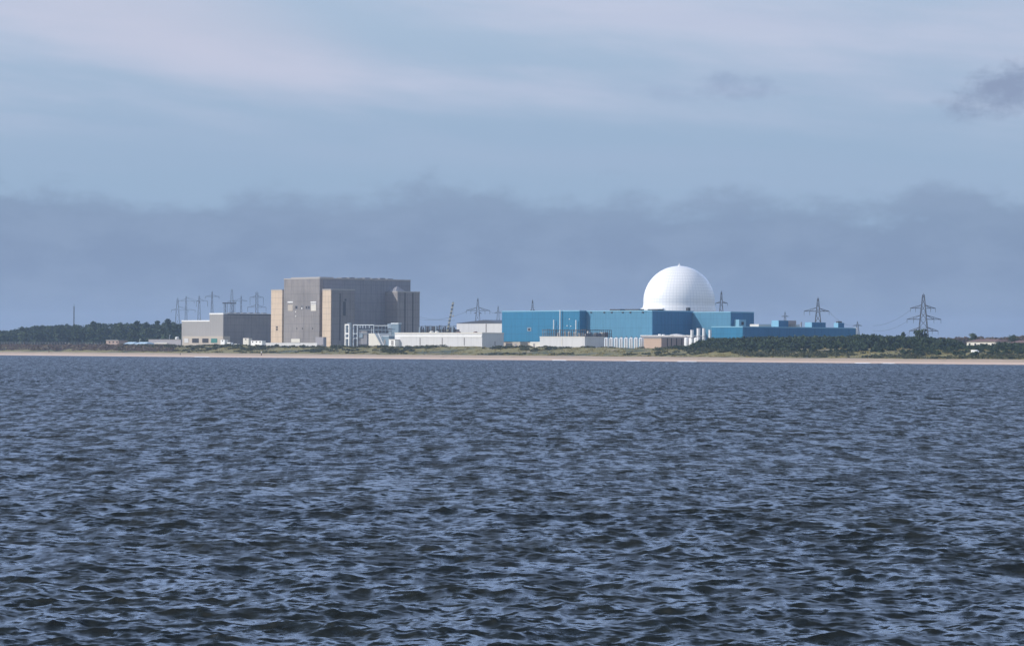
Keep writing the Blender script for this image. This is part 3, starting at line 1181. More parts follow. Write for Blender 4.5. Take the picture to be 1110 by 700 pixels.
roof_cabin(836.3, 844, 854.5, 347.2, BLUE_TRIM, BLUE_DEEP)
roof_cabin(872.5, 880, 895, 349.2, BLUE_TRIM, BLUE_DEEP)
roof_cabin(903.8, 908.5, 915, 349.8, BLUE_TRIM, BLUE_DEEP, cap=DARK_STEEL)
sc = H_.s1 - 14
for x0, x1, y0, mm in ((822.5, 836, 351.3, CREAM), (854.5, 863, 347.4, BRICK_PALE), (854.8, 867, 351.3, CREAM)):
    a = at_s(x0, y0, sc)
    b = at_s(x1, y0, sc)
    MB().box(sc - 8, sc, a[1], b[1], H_.z1 - .2, a[2]).build('roof_unit', mm, t)
q = at_s(868.5, 349, H_.s1 - 5)
MB().lathe(H_.s1 - 5, q[1], [(.55, H_.z1 - .2), (.55, q[2])], 10).build('roof_flue', GREYW, t, smooth=True)

# ---- dome
DD = F_.d0 + 62
s, d, _ = at_d(736, 330, DD)
k = mpp(736, DD)
r = 38.6 * k
ztop = at_d(736, 288.3, DD)[2]
zc = ztop - r * 1.0
t = thing('reactor_dome', 'huge white panelled containment dome above the blue buildings', 'dome', (s, d, 6.6))
pr = [(r * 1.035, ZB), (r * 1.035, zc - 8 * k), (r * 1.01, zc - 5.5 * k), (r, zc - 3 * k)]
for j in range(0, 33):
    a = (math.pi / 2) * j / 33
    pr.append((r * math.cos(a), zc + r * math.sin(a)))
pr.append((.6, zc + r))
MB().lathe(s, d, pr, 96).build('shell', DOME, t, smooth=True)
MB().lathe(s, d, [(.9, ztop - .4), (.9, ztop + .5), (.3, ztop + .7), (.12, ztop + 1.9)], 10).build('finial', WHITE_PAINT, t)
zl = at_d(736, 334.2, DD - r)[2]
m = MB()
for j in range(11):
    a0, a1 = R(-133 + j * 6), R(-133 + (j + 1) * 6)
    ro, ri = r * 1.075, r * .985
    m.prism([(s + ri * math.cos(a0), d + ri * math.sin(a0)), (s + ro * math.cos(a0), d + ro * math.sin(a0)), (s + ro * math.cos(a1), d + ro * math.sin(a1)), (s + ri * math.cos(a1), d + ri * math.sin(a1))], zl - .9, zl + .4)
m.build('ring_ledge', WHITE_PAINT, t)
q = at_d(746, 334.3, DD - r - 2)
MB().box(q[0] - 1, q[0] + 1, q[1] - 1, q[1] + 1, F_.z1, q[2] + .6).build('plant_box', DARK_STEEL, t)

# ---- low white shed with pipe rack on its roof
J_ = Block(585.2, 634, 655, 150, 365.0)
t = thing('pump_shed', 'low white shed carrying a dark steel pipe rack on its roof', 'shed', J_.base())
J_.mb().build('wall', WHITE, t)
J_.trim(.3, .15, .2).build('roof_edge', CREAM, t)
J_.on_face(608.8, 609.5, 366, 376, .2).build('drainpipe', CREAM, t)
zt = at_d(600, 357.6, 152)[2]
m = MB()
for z in (zt, J_.z1 + (zt - J_.z1) * .45, J_.z1 + .75):
    m.box(J_.s0 + .5, J_.s1 - .4, 151.2, 151.5, z - .16, z + .16)
    m.box(J_.s1 - .9, J_.s1 - .6, 151.5, at_s(664, 358, J_.s1)[1], z - .16, z + .16)
m.build('rack_rail', DARK_STEEL, t)
n = 24
for k in range(n + 1):
    s = J_.s0 + .6 + (J_.s1 - J_.s0 - 1.4) * k / n
    MB().box(s - .16, s + .16, 151.55, 151.9, J_.z1 - .1, zt + random.uniform(.1, .8)).build('rack_post', DARK_STEEL if k > 2 else STEEL_BLUE, t)
n = 12
da, db = 152.5, at_s(664, 358, J_.s1)[1]
for k in range(n + 1):
    q = da + (db - da) * k / n
    MB().box(J_.s1 - 1.3, J_.s1 - 1.0, q - .14, q + .14, J_.z1 - .1 if q < J_.d1 else ZB, zt + random.uniform(0, .4)).build('rack_post', DARK_STEEL, t)
for k in range(9):
    s = J_.s0 + (J_.s1 - J_.s0) * (.3 + .65 * k / 9) + random.uniform(-1, 1)
    h = random.uniform(.35, .8)
    MB().lathe(s, 155 + (k % 3), [(random.uniform(.5, .9), J_.z1 - .1), (.6, J_.z1 + (zt - J_.z1) * h), (.3, J_.z1 + (zt - J_.z1) * h + .3)], 10).build('pipe', CREAM, t)
for k in range(7):
    q = da + (db - da) * (k + .5) / 8
    MB().box(J_.s1 - 5, J_.s1 - 2.5, q, q + random.uniform(1.5, 2.6), J_.z1 - .1, J_.z1 + random.uniform(1.5, 3.2)).build('pipe_casing', [CONC_DARK, STEEL_BLUE, CREAM][k % 3], t)

# cabin under the blue hall
b_ = Block(555.5, 564, None, 176, 371, depth=6)
t = thing('gate_cabin', 'tiny beige cabin beneath the near edge of the blue hall', 'cabin', b_.base())
b_.mb().build('wall', BEIGE, t)
b_.trim(.25, .15, .15).build('roof_edge', CREAM, t)
b_.on_face(558, 560, 372.5, 376.5, .12).build('door', GREYW, t)
b_ = Block(575, 585.5, None, 168, 370.8, depth=6)
t = thing('gate_cabin', 'small cream cabin beside the low white shed', 'cabin', b_.base())
b_.mb().build('wall', CREAM, t)
b_.trim(.25, .15, .15).build('roof_edge', WHITE_PAINT, t)
b_.on_face(578, 580, 372.3, 376.5, .12).build('door', GREYW, t)

# ---- white tanks in a row
ords = ['first', 'second', 'third', 'fourth', 'fifth', 'sixth', 'seventh', 'eighth']
for k in range(8):
    px = 657.6 + k * 5.35
    s, d, z = at_d(px, 366.0, 146)
    rr = 2.3 * mpp(px, 146) * (1 - .04 * (k % 2))
    t = thing('storage_tank', ords[k] + ' upright white tank counted from the white shed to the brick store', 'tank', (s, d, 6.6), 'white tanks in a row')
    MB().lathe(s, d, [(rr, ZB), (rr, z - .5), (rr * .75, z), (.2, z + .25)], 16).build('shell', WHITE_PAINT, t, smooth=True)
    MB().box(s + rr * .2, s + rr * .34, d - rr - .25, d - rr + .2, ZB + .2, z - .3).build('ladder', GREYW, t)
    MB().lathe(s, d, [(.3, z), (.3, z + .9)], 8).build('vent', DARK_STEEL, t)

# ---- brick store
K_ = Block(698, 716.8, 741, 141, 366.0)
t = thing('brick_store', 'flat-roofed orange brick store between two rows of white tanks', 'building', K_.base())
K_.mb().build('wall', BRICK, t)
MB().box(K_.s1 - .2, K_.s1 + .25, K_.d0 + .2, K_.d1, 6.5, K_.z1 - .3).build('shaded_end_wall', BRICK_PALE, t)  # duller brick tone paints the shade on this end
K_.trim(.4, .2, .2).build('roof_edge', ROOF_GREY, t)
for xx in (722.6, 727, 732.5, 738.2):
    K_.on_end(xx, xx + .9, 366.5, 379, .4).build('recess', DARK_STEEL, t)

# three more white tanks by the trees
for k, (px, lab) in enumerate(((744, 'white tank standing right against the brick store'), (749.2, 'white tank in the middle of three beside the dune trees'), (754.5, 'white tank nearest the dune trees'))):
    s, d, z = at_d(px, 366.0, 185)
    rr = 2.1 * mpp(px, 185)
    t = thing('storage_tank', lab, 'tank', (s, d, 6.6), 'white tanks by the dune trees')
    MB().lathe(s, d, [(rr, ZB), (rr, z - .5), (rr * .75, z), (.2, z + .25)], 16).build('shell', WHITE_PAINT, t, smooth=True)
    MB().lathe(s, d, [(.3, z), (.3, z + .8)], 8).build('vent', DARK_STEEL, t)

# long flat pale roofed annex behind the store, with a small dome
L0 = at_d(700, 364.2, 192)
L1 = at_d(757, 364.2, 192)
t = thing('service_building', 'low pale-roofed service building with shallow white roof dome', 'building', ((L0[0] + L1[0]) / 2, 193, 6.6))
MB().box(L0[0], L1[0], 188, 195, ZB, L0[2]).build('wall', GREYW, t)
MB().box(L0[0] - .4, L1[0] + .4, 187.6, 195.2, L0[2], L0[2] + .5).build('roof', WHITE_PAINT, t)
s, d, z = at_d(733.5, 362, 191.5)
MB().lathe(s, d, [(4.4, L0[2] + .5), (3.9, L0[2] + 1.0), (2.4, z - .1), (.4, z + .15)], 20).build('roof_dome', WHITE, t, smooth=True)
for xx, hh in ((715, .8), (719, .6)):
    q = at_d(xx, 363, 190)
    MB().lathe(q[0], 190, [(.9, L0[2] + .5), (.9, L0[2] + .5 + hh)], 10).build('roof_vent', WHITE_PAINT, t)

# four white ventilation stacks
for px, yt, lab in ((750.2, 357.6, 'short white vent stack farthest from the low blue block'), (757.2, 355.8, 'tall white vent stack, the wider of the two taller ones'), (763, 355.8, 'tall white vent stack beside the short one near the blue wall'),
                    (769.8, 357.6, 'short white vent stack nearest the low blue wall')):
    s, d, z = at_d(px, yt, 178)
    rr = (1.95 if px == 757.2 else 1.65) * mpp(px, 178)
    t = thing('vent_stack', lab, 'stack', (s, d, 6.6), 'white vent stacks')
    MB().lathe(s, d, [(rr, ZB), (rr, z - .4), (rr * 1.06, z - .35), (rr * 1.06, z), (rr * .85, z + .02), (rr * .85, z - .5)], 16).build('stack_shaft', WHITE_PAINT, t, smooth=True)
    MB().lathe(s, d, [(rr * 1.1, z - 5.2), (rr * 1.1, z - 4.8)], 16).build('collar', GREYW, t)

# ---- small things by the left shore
b_ = Block(115, 128.5, None, 150, 368.6, depth=8)
t = thing('brick_hut', 'dull pink flat-roofed hut on the left shore above the long wall', 'hut', b_.base())
b_.mb().build('wall', BRICK_PALE, t)
b_.trim(.4, .3, .2).build('roof_edge', ROOF_GREY, t)
for xx in (118, 122, 126):
    w = b_.on_face(xx, xx + 1.6, 370, 371.6, .1).build('window', DARK, t)

a = at_d(103, 374, 92)
b = at_d(134, 374, 92)
t = thing('sea_wall', 'long brown wall with white openings on the left shore', 'wall', ((a[0] + b[0]) / 2, 92, 6.0))
MB().box(a[0], b[0], 92, 95, 4, at_d(118, 374.0, 92)[2]).build('wall', BRICK_PALE, t)
MB().box(a[0] - .2, b[0] + .2, 91.7, 95.2, at_d(118, 374.0, 92)[2], at_d(118, 373.6, 92)[2]).build('coping', ROOF_GREY, t)
for x0, x1 in ((104, 111), (115.3, 129)):
    p0, p1 = at_d(x0, 379.0, 91), at_d(x1, 377.9, 91)
    MB().box(p0[0], p1[0], 91, 92.3, p0[2], p1[2]).build('white_panel', WHITE_PAINT, t)

for x0, x1, lab in ((134, 144, 'pale blue marquee tent nearer the pink hut'), (146.5, 157.5, 'pale blue marquee tent nearer the concrete wall')):
    a = at_d(x0, 374.5, 125)
    b = at_d(x1, 374.5, 125)
    zt, ze = at_d(x0, 371, 125)[2], at_d(x0, 372.4, 125)[2]
    t = thing('marquee', lab, 'tent', ((a[0] + b[0]) / 2, 129, 6.6), 'tents on the left shore')
    MB().box(a[0], b[0], 125, 133, ZB, ze).build('wall', CANVAS_BLUE, t)
    m = MB()
    m.add([(a[0] - .3, 124.7, ze), (b[0] + .3, 124.7, ze), (b[0] + .3, 133.3, ze), (a[0] - .3, 133.3, ze), (a[0] + 1, 129, zt + .3), (b[0] - 1, 129, zt + .3)], [(0, 3, 2, 1), (0, 1, 5, 4), (1, 2, 5), (2, 3, 4, 5), (3, 0, 4)])
    m.build('roof', CANVAS_BLUE, t)
    MB().box(a[0] + 4, a[0] + 6.5, 124.85, 125.2, ZB, ze - .6).build('entrance', DARK_STEEL, t)

a = at_d(161, 371, 140)
b = at_d(196, 371, 140)
t = thing('concrete_wall', 'grey concrete wall leading from the tents to the grey hall', 'wall', ((a[0] + b[0]) / 2, 140, 6.6))
MB().box(a[0], b[0], 140, 141, 5, at_d(180, 368.2, 140)[2]).build('wall', GREYW, t)
MB().box(a[0] - .1, b[0] + .1, 139.8, 141.2, at_d(180, 368.2, 140)[2], at_d(180, 367.8, 140)[2]).build('coping', CONC_EDGE, t)
p0, p1 = at_d(167, 372.6, 139), at_d(181, 371.6, 139)
MB().box(p0[0], p1[0], 139, 140.2, p0[2], p1[2]).build('white_panel', CREAM, t)

for px, yt, lab in ((183.6, 363.5, 'thin lamp post behind the concrete wall beside the wood'), (151.5, 368, 'short lamp post between the two pale blue tents')):
    s, d, z = at_d(px, yt, 146)
    t = thing('lamp_post', lab, 'lamp post', (s, d, 6.6), 'lamp posts on the left shore')
    MB().lathe(s, d, [(.22, ZB), (.14, z)], 8).build('post', STEEL_PALE, t)
    MB().box(s - .15, s + 1.6, d - .2, d + .2, z, z + .25).build('lamp_head', STEEL_PALE, t)

# water tank on legs by the hall end
s, d, z = at_d(192, 364.8, 160)
t = thing('water_tank', 'small white tank on a post at the end of the concrete wall', 'tank', (s, d, 6.6))
MB().lathe(s, d, [(1.2, z - 2.2), (1.5, z - 1.5), (1.3, z - .3), (.2, z)], 12).build('tank_body', WHITE_PAINT, t, smooth=True)
MB().lathe(s, d, [(.4, ZB), (.35, z - 2.1)], 8).build('post', GREYW, t)

# fence along the heath at the far left
t = thing('perimeter_fence', 'thin grey wire fence along the heath below the left wood', 'fence', (at_d(50, 371, 130)[0], 130, 6.6))
m, m2 = MB(), MB()
a, b = at_d(-30, 371, 130), at_d(112, 371, 130)
n = 48
for k in range(n):
    s = a[0] + (b[0] - a[0]) * k / (n - 1)
    MB().box(s - .06, s + .06, 129.94, 130.06, height(s, 130) - .3, height(s, 130) + 2.8).build('post', GREYW, t)
for q in (1.0, 1.9, 2.7):
    m2.box(a[0], b[0], 129.96, 130.04, 7 + q, 7.06 + q)
m2.build('wire', GREYW, t)

# vans and portable cabins in front of the grey hall
def van(px, d, label, m=WHITE_PAINT, L=5.6, H=2.5):
    s, d, z = at_d(px, 370, d)
    g = height(s, d)
    t = thing('parked_van', label, 'van', (s, d, g), 'white vans by the grey hall')
    y0, y1 = d - .95, d + .95
    pr_ = [(-L / 2, .5), (L / 2, .5), (L / 2, 1.25), (L / 2 - .9, 1.4), (L / 2 - 1.6, H), (-L / 2 + .1, H), (-L / 2, H - .3)]
    n = len(pr_)
    MB().add([(s + a, y0, g + b) for a, b in pr_] + [(s + a, y1, g + b) for a, b in pr_], [tuple(range(n)), tuple(range(n, 2 * n))[::-1]] + [(i, n + i, n + (i + 1) % n, (i + 1) % n) for i in range(n)]).build('body', m, t)
    MB().box(s + L / 2 - 2.4, s + L / 2 - 1.5, y0 - .02, y1 + .02, g + 1.45, g + H - .35).build('side_window', GLASSM, t)
    for q in (-L / 2 + 1.1, L / 2 - 1.0):
        for yy in (y0 + .1, y1 - .1):
            MB().bar((s + q, yy - .12, g + .36), (s + q, yy + .12, g + .36), .36, n=14).build('wheel', TYRE, t)


van(250, 150, 'white van parked against the dark side of the grey hall', L=6.2, H=3.2)
van(257.6, 148, 'low white van between the tall van and the pale cabin', L=5.0, H=2.3)
van(1057, 57, 'lone white van among bushes on the right-hand dunes', L=4.0, H=1.7)
bpy.data.objects['parked_van.002']['group'] = ''
del bpy.data.objects['parked_van.002']['group']


def cabin(x0, x1, yt, d, label, mm, win=2):
    b = Block(x0, x1, None, d, yt, depth=3.2)
    t = thing('portable_cabin', label, 'cabin', (b.base()[0], b.base()[1], 6.6), 'portable cabins by the grey hall')
    b.mb().build('wall', mm, t)
    b.trim(.2, .1, .1).build('roof_edge', GREYW, t)
    for k in range(win):
        c0 = b.s0 + (b.s1 - b.s0) * (k + .5) / win
        MB().box(c0 - .6, c0 + .6, b.d0 - .08, b.d0 + .2, b.z1 - 1.5, b.z1 - .6).build('window', DARK, t)


cabin(263.5, 269.5, 366.3, 168, 'pale grey cabin standing behind the vans', CREAM, 1)
cabin(272, 284, 369.0, 150, 'long white cabin at the foot of the tan stair tower', WHITE_PAINT, 3)
cabin(239, 243.5, 367.8, 170, 'small white cabin at the corner of the grey hall', WHITE_PAINT, 1)

# houses at the right
b_ = Block(1048, 1079, None, 330, 370.3, depth=14)
t = thing('white_house', 'long white low house with brown roof among the right-hand trees', 'house', b_.base())
MB().box(b_.s0, b_.s1, b_.d0, b_.d1, ZB, b_.z1).build('wall', CREAM, t)
m = MB()
z = b_.z1
m.add([(b_.s0 - .6, b_.d0 - .6, z), (b_.s1 + .6, b_.d0 - .6, z), (b_.s1 + .6, b_.d1 + .6, z), (b_.s0 - .6, b_.d1 + .6, z), (b_.s0 + 3, b_.d0 + 7, z + 1.6), (b_.s1 - 3, b_.d0 + 7, z + 1.6)], [(0, 3, 2, 1), (0, 1, 5, 4), (1, 2, 5), (2, 3, 4, 5), (3, 0, 4)])
m.build('roof', BROWN_ROOF, t)
for k in range(5):
    s = b_.s0 + (b_.s1 - b_.s0) * (k + .5) / 5
    MB().box(s - .7, s + .7, b_.d0 - .1, b_.d0 + .2, z - 2.4, z - 1.0).build('window', DARK, t)
b_ = Block(1095, 1125, None, 320, 371.6, depth=12)
t = thing('brick_house', 'red-brown roofed low house at the right edge beyond the trees', 'house', b_.base())
b_.mb().build('wall', BRICK_PALE, t)
m = MB()
z = b_.z1
m.add([(b_.s0 - .6, b_.d0 - .6, z), (b_.s1 + .6, b_.d0 - .6, z), (b_.s1 + .6, b_.d1 + .6, z), (b_.s0 - .6, b_.d1 + .6, z), (b_.s0 + 2, b_.d0 + 6, z + 1.6), (b_.s1 - 2, b_.d0 + 6, z + 1.6)], [(0, 3, 2, 1), (0, 1, 5, 4), (1, 2, 5), (2, 3, 4, 5), (3, 0, 4)])
m.build('roof', BROWN_ROOF, t)
for k in range(4):
    s = b_.s0 + (b_.s1 - b_.s0) * (k + .5) / 4
    MB().box(s - .7, s + .7, b_.d0 - .1, b_.d0 + .2, z - 2.2, z - 1.0).build('window', DARK, t)

# ---- pylons
def pylon(px, ytop, d, label, arms, topw=.5, basew=3.5, leg=.22, waist=None, ped=True):
    """lattice tower; arms: (y photo, left px, right px, drop) measured from the tower axis"""
    s, d, z = at_d(px, ytop, d)
    g = height(s, d) - .3
    H = z - g
    k = mpp(px, d)
    t = thing('lattice_pylon', label, 'pylon', (s, d, g), 'electricity pylons')
    ex = ((W(s, d) - W(0, 0)))
    # arms run square to the line of sight in the photo: direction in (s, d)
    ca, sa = US.x, UD.x      # x axis of the view expressed in the coast frame
    ux = Vector((ca, sa, 0)).normalized()
    uy = Vector((-sa, ca, 0)).normalized()
    base = Vector((s, d, g))

    def width(f):
        if waist:
            fw, ww = waist
            if f < fw:
                return basew + (ww - basew) * f / fw
            return ww + (topw - ww) * (f - fw) / (1 - fw)
        return basew + (topw - basew) * f

    m = MB()
    n = max(7, int(H / 5))
    lv_ = [1 - (1 - i / n) ** 1.25 for i in range(n + 1)]
    for i in range(n):
        f0, f1 = lv_[i], lv_[i + 1]
        w0, w1 = width(f0), width(f1)
        z0, z1 = Vector((0, 0, H * f0)), Vector((0, 0, H * f1))
        cs = [(1, 1), (1, -1), (-1, -1), (-1, 1)]
        for q in range(4):
            a, b = cs[q], cs[(q + 1) % 4]
            A0 = base + ux * a[0] * w0 + uy * a[1] * w0 + z0
            A1 = base + ux * a[0] * w1 + uy * a[1] * w1 + z1
            B0 = base + ux * b[0] * w0 + uy * b[1] * w0 + z0
            B1 = base + ux * b[0] * w1 + uy * b[1] * w1 + z1
            m.bar(A0, A1, leg)
            m.bar(A0, B1, leg * .45, n=3)
            m.bar(B0, A1, leg * .45, n=3)
            m.bar(A1, B1, leg * .45, n=3)
    m.bar(base + Vector((0, 0, H - .2)), base + Vector((0, 0, H + 1.2)), leg * .7)
    m.build('tower', PYLON, t)
    for (ya, l, r_, drop) in arms:
        za = at_d(px, ya, d)[2]
        f = (za - g) / H
        w = width(f)
        m = MB()
        ins = []
        for ext in (-l * k, r_ * k):
            sg = 1 if ext > 0 else -1
            tip = base + ux * ext + Vector((0, 0, za - g))
            for q in (1, -1):
                lo = base + ux * sg * w + uy * q * w + Vector((0, 0, za - g))
                up = base + ux * sg * w * .8 + uy * q * w * .8 + Vector((0, 0, za - g + min(3.2, abs(ext) * .26)))
                m.bar(lo, tip, leg * .8)
                m.bar(up, tip, leg * .6)
                mid = lo.lerp(tip, .5)
                m.bar(mid, up.lerp(tip, .5), leg * .4, n=3)
                m.bar(mid, up, leg * .4, n=3)
            m.bar(base + ux * sg * w + uy * w + Vector((0, 0, za - g)), base + ux * sg * w - uy * w + Vector((0, 0, za - g)), leg * .5, n=3)
            if drop:
                ins.append(tip)
                if abs(ext) > 9:
                    ins.append(base + ux * ext * .6 + Vector((0, 0, za - g)))
        arm = m.build('crossarm', PYLON, t)
        for p in ins:
            MB().bar(p, p - Vector((0, 0, drop)), .16, .12, 6).build('insulator', PYLON, {'_obj': arm, '_base': t['_base']})
    return t


pylon(1001, 319.5, 620, 'tallest pylon, with three pairs of arms, right of the low blue block', [(334, 14, 13, 3), (346, 17.5, 19, 3), (358.5, 15, 16, 3)], topw=.7, basew=4.2, leg=.3, waist=(.45, 2.6))
pylon(886.8, 323.5, 520, 'pylon with one wide crossarm standing above the low blue block', [(337.2, 15, 12, 3)], topw=.4, basew=3.4, leg=.3, waist=(.5, 2.0))
pylon(782, 316.5, 460, 'pylon rising just right of the white dome', [(328.4, 6, 6.5, 2)], topw=.3, basew=3.0, leg=.26)
pylon(518, 324, 560, 'pylon with drooping arms behind the plain white hall', [(336.5, 12.5, 13, 3), (339.5, 4, 4, 0)], topw=.35, basew=3.6, leg=.26)
pylon(540, 332.5, 760, 'faint narrow pylon between the white hall and blue hall', [(339, 4, 4, 0)], topw=.3, basew=3.0, leg=.2)
pylon(577.3, 326, 520, 'pylon whose tip shows above the blue hall roof', [(336, 2.5, 2.5, 0)], topw=.3, basew=2.6, leg=.25)
pylon(851, 338.5, 900, 'faint far pylon above the small blue roof cabins', [(343, 4, 4, 0)], topw=.3, basew=2.6, leg=.2)
pylon(929.5, 349, 900, 'faint far pylon at the end of the low blue block', [(353, 5, 5, 0)], topw=.3, basew=3, leg=.22)
# the cluster behind the grey hall
pylon(192.5, 323.5, 420, 'pylon nearest the dark wood in the cluster behind the hall', [(336, 6.5, 19, 2)], topw=.5, basew=3.2, leg=.1)
pylon(201.8, 321.3, 450, 'slim pylon second from the wood, joined by a high busbar', [(326.3, 9, 14.5, 2)], topw=.4, basew=1.6, leg=.1)
pylon(216, 321, 450, 'slim pylon with a high busbar above the hall annex', [(326.3, 3, 9, 5)], topw=.4, basew=2.2, leg=.1)
pylon(230, 316, 480, 'pylon with short straight arms above the step in the hall roof', [(321.5, 7.5, 7.5, 2)], topw=.3, basew=2.0, leg=.13)
pylon(251.4, 314, 600, 'faint tall pylon behind the thick black crossbeam', [(327, 5, 5, 0)], topw=.6, basew=3.4, leg=.1)
pylon(261.5, 321, 470, 'slim pylon with long thin arms over the dark hall side', [(326.2, 10.5, 6.5, 0)], topw=.3, basew=1.4, leg=.12)
pylon(278.5, 317, 470, 'double-legged pylon with hanging insulators nearest the tan tower', [(322.3, 7.4, 7, 7), (333, 10, 10, 4)], topw=.9, basew=1.3, leg=.14)

# heavy portal behind the hall
t = thing('substation_portal', 'portal of two lattice legs under a thick black crossbeam', 'gantry', (at_d(248, 345, 440)[0], 440, 8))
a = at_d(241.2, 328.5, 440)
b = at_d(256.3, 328.5, 440)
vx = Vector((US.x, UD.x, 0)).normalized()
k = mpp(248, 440)
c = Vector(at_d(248.7, 328.5, 440))
m = MB().bar(c - vx * 7.4 * k, c + vx * 7.4 * k, .5)
m.build('crossbeam', DARK_STEEL, t)
for q in (-3.9, 4.1):
    m = MB()
    for e in (-.8, .8):
        for e2 in (-.8, .8):
            m.bar(c + vx * (q * k + e) + Vector((0, e2, 0)), c + vx * (q * k + e * 1.6) + Vector((0, e2, 8 - c.z)), .18)
    for j in range(8):
        z0 = -(c.z - 8) * j / 8
        z1 = -(c.z - 8) * (j + 1) / 8
        m.bar(c + vx * (q * k - .8) + Vector((0, -.8, z0)), c + vx * (q * k + .9) + Vector((0, -.8, z1)), .1, n=3)
        m.bar(c + vx * (q * k + .8) + Vector((0, -.8, z0)), c + vx * (q * k - .9) + Vector((0, -.8, z1)), .1, n=3)
    m.build('leg', PYLON, t)

# radio mast at the far left
s, d, z = at_d(80.3, 331.8, 640)
t = thing('radio_mast', 'thin solitary mast rising out of the left wood', 'mast', (s, d, height(s, d)))
m = MB()
g = height(s, d)
for kx, ky in ((-.5, -.4), (.5, -.4), (0, .6)):
    m.bar((s + kx, d + ky, g), (s + kx * .6, d + ky * .6, z), .2)
for j in range(14):
    z0, z1 = g + (z - g) * j / 14, g + (z - g) * (j + 1) / 14
    m.bar((s - .45, d - .3, z0), (s + .45, d - .3, z1), .12, n=3)
    m.bar((s + .45, d - .3, z0), (s, d + .5, z1), .12, n=3)
m.build('mast_frame', PYLON, t)
MB().bar((s, d, z), (s, d, z + 3), .12).build('antenna', PYLON, t)

# overhead wires
def wire(p, q, sag, label, group, r=.075):
    m = MB()
    p, q = Vector(p), Vector(q)
    n = 14
    pts = []
    for k in range(n + 1):
        f = k / n
        v = p.lerp(q, f)
        v.z -= sag * 4 * f * (1 - f)
        pts.append(v)
    for k in range(n):
        m.bar(pts[k], pts[k + 1], r, n=4)
    tag(m.build('overhead_wire', CABLE), label, 'wire', group)


for y0, x0, y1, nm in ((335, 988, 349.5, 'top'), (347.5, 984, 354.5, 'middle'), (360, 986.5, 359.5, 'lowest')):
    wire(at_d(x0, y0, 620), at_d(946, y1 + 3.5, 700), 3, 'thin wire slanting down from the %s left arm of the tallest pylon' % nm, 'wires of the tallest pylon')
wire(at_d(505.8, 337.5, 560), at_d(455, 346, 560), 3, 'thin wire from the drooping-armed pylon towards the concrete building', 'wires by the concrete building')
wire(at_d(530.8, 337.5, 560), at_d(544.5, 336.5, 640), 2, 'thin wire from the drooping-armed pylon to the blue hall roof', 'wires by the concrete building')
wire(at_d(493, 347.2, 560), at_d(455, 343.5, 560), 1, 'lower thin wire passing behind the crane boom', 'wires by the concrete building')
wire(at_d(776, 329.5, 460), at_d(700, 344, 520), 2, 'thin wire hanging from the pylon beside the dome', 'wires by the dome')
wire(at_d(899, 338, 520), at_d(929.5, 352, 900), 4, 'thin wire from the wide-armed pylon to the faint far pylon', 'wires by the dome')

# ---- beach: marker post, people
s, d, z = at_d(283.4, 381, 12)
t = thing('beach_marker', 'dark timber marker post with white top on the beach', 'marker post', (s, 12, height(s, 12)))
g = height(s, 12)
MB().bar((s, 12, g - .3), (s, 12, z - .7), .3, .24, 8).build('post', TIMBER, t)
MB().lathe(s, 12, [(.3, z - .8), (.34, z - .75), (.34, z), (.2, z + .15)], 10).build('topmark', WHITE_PAINT, t)


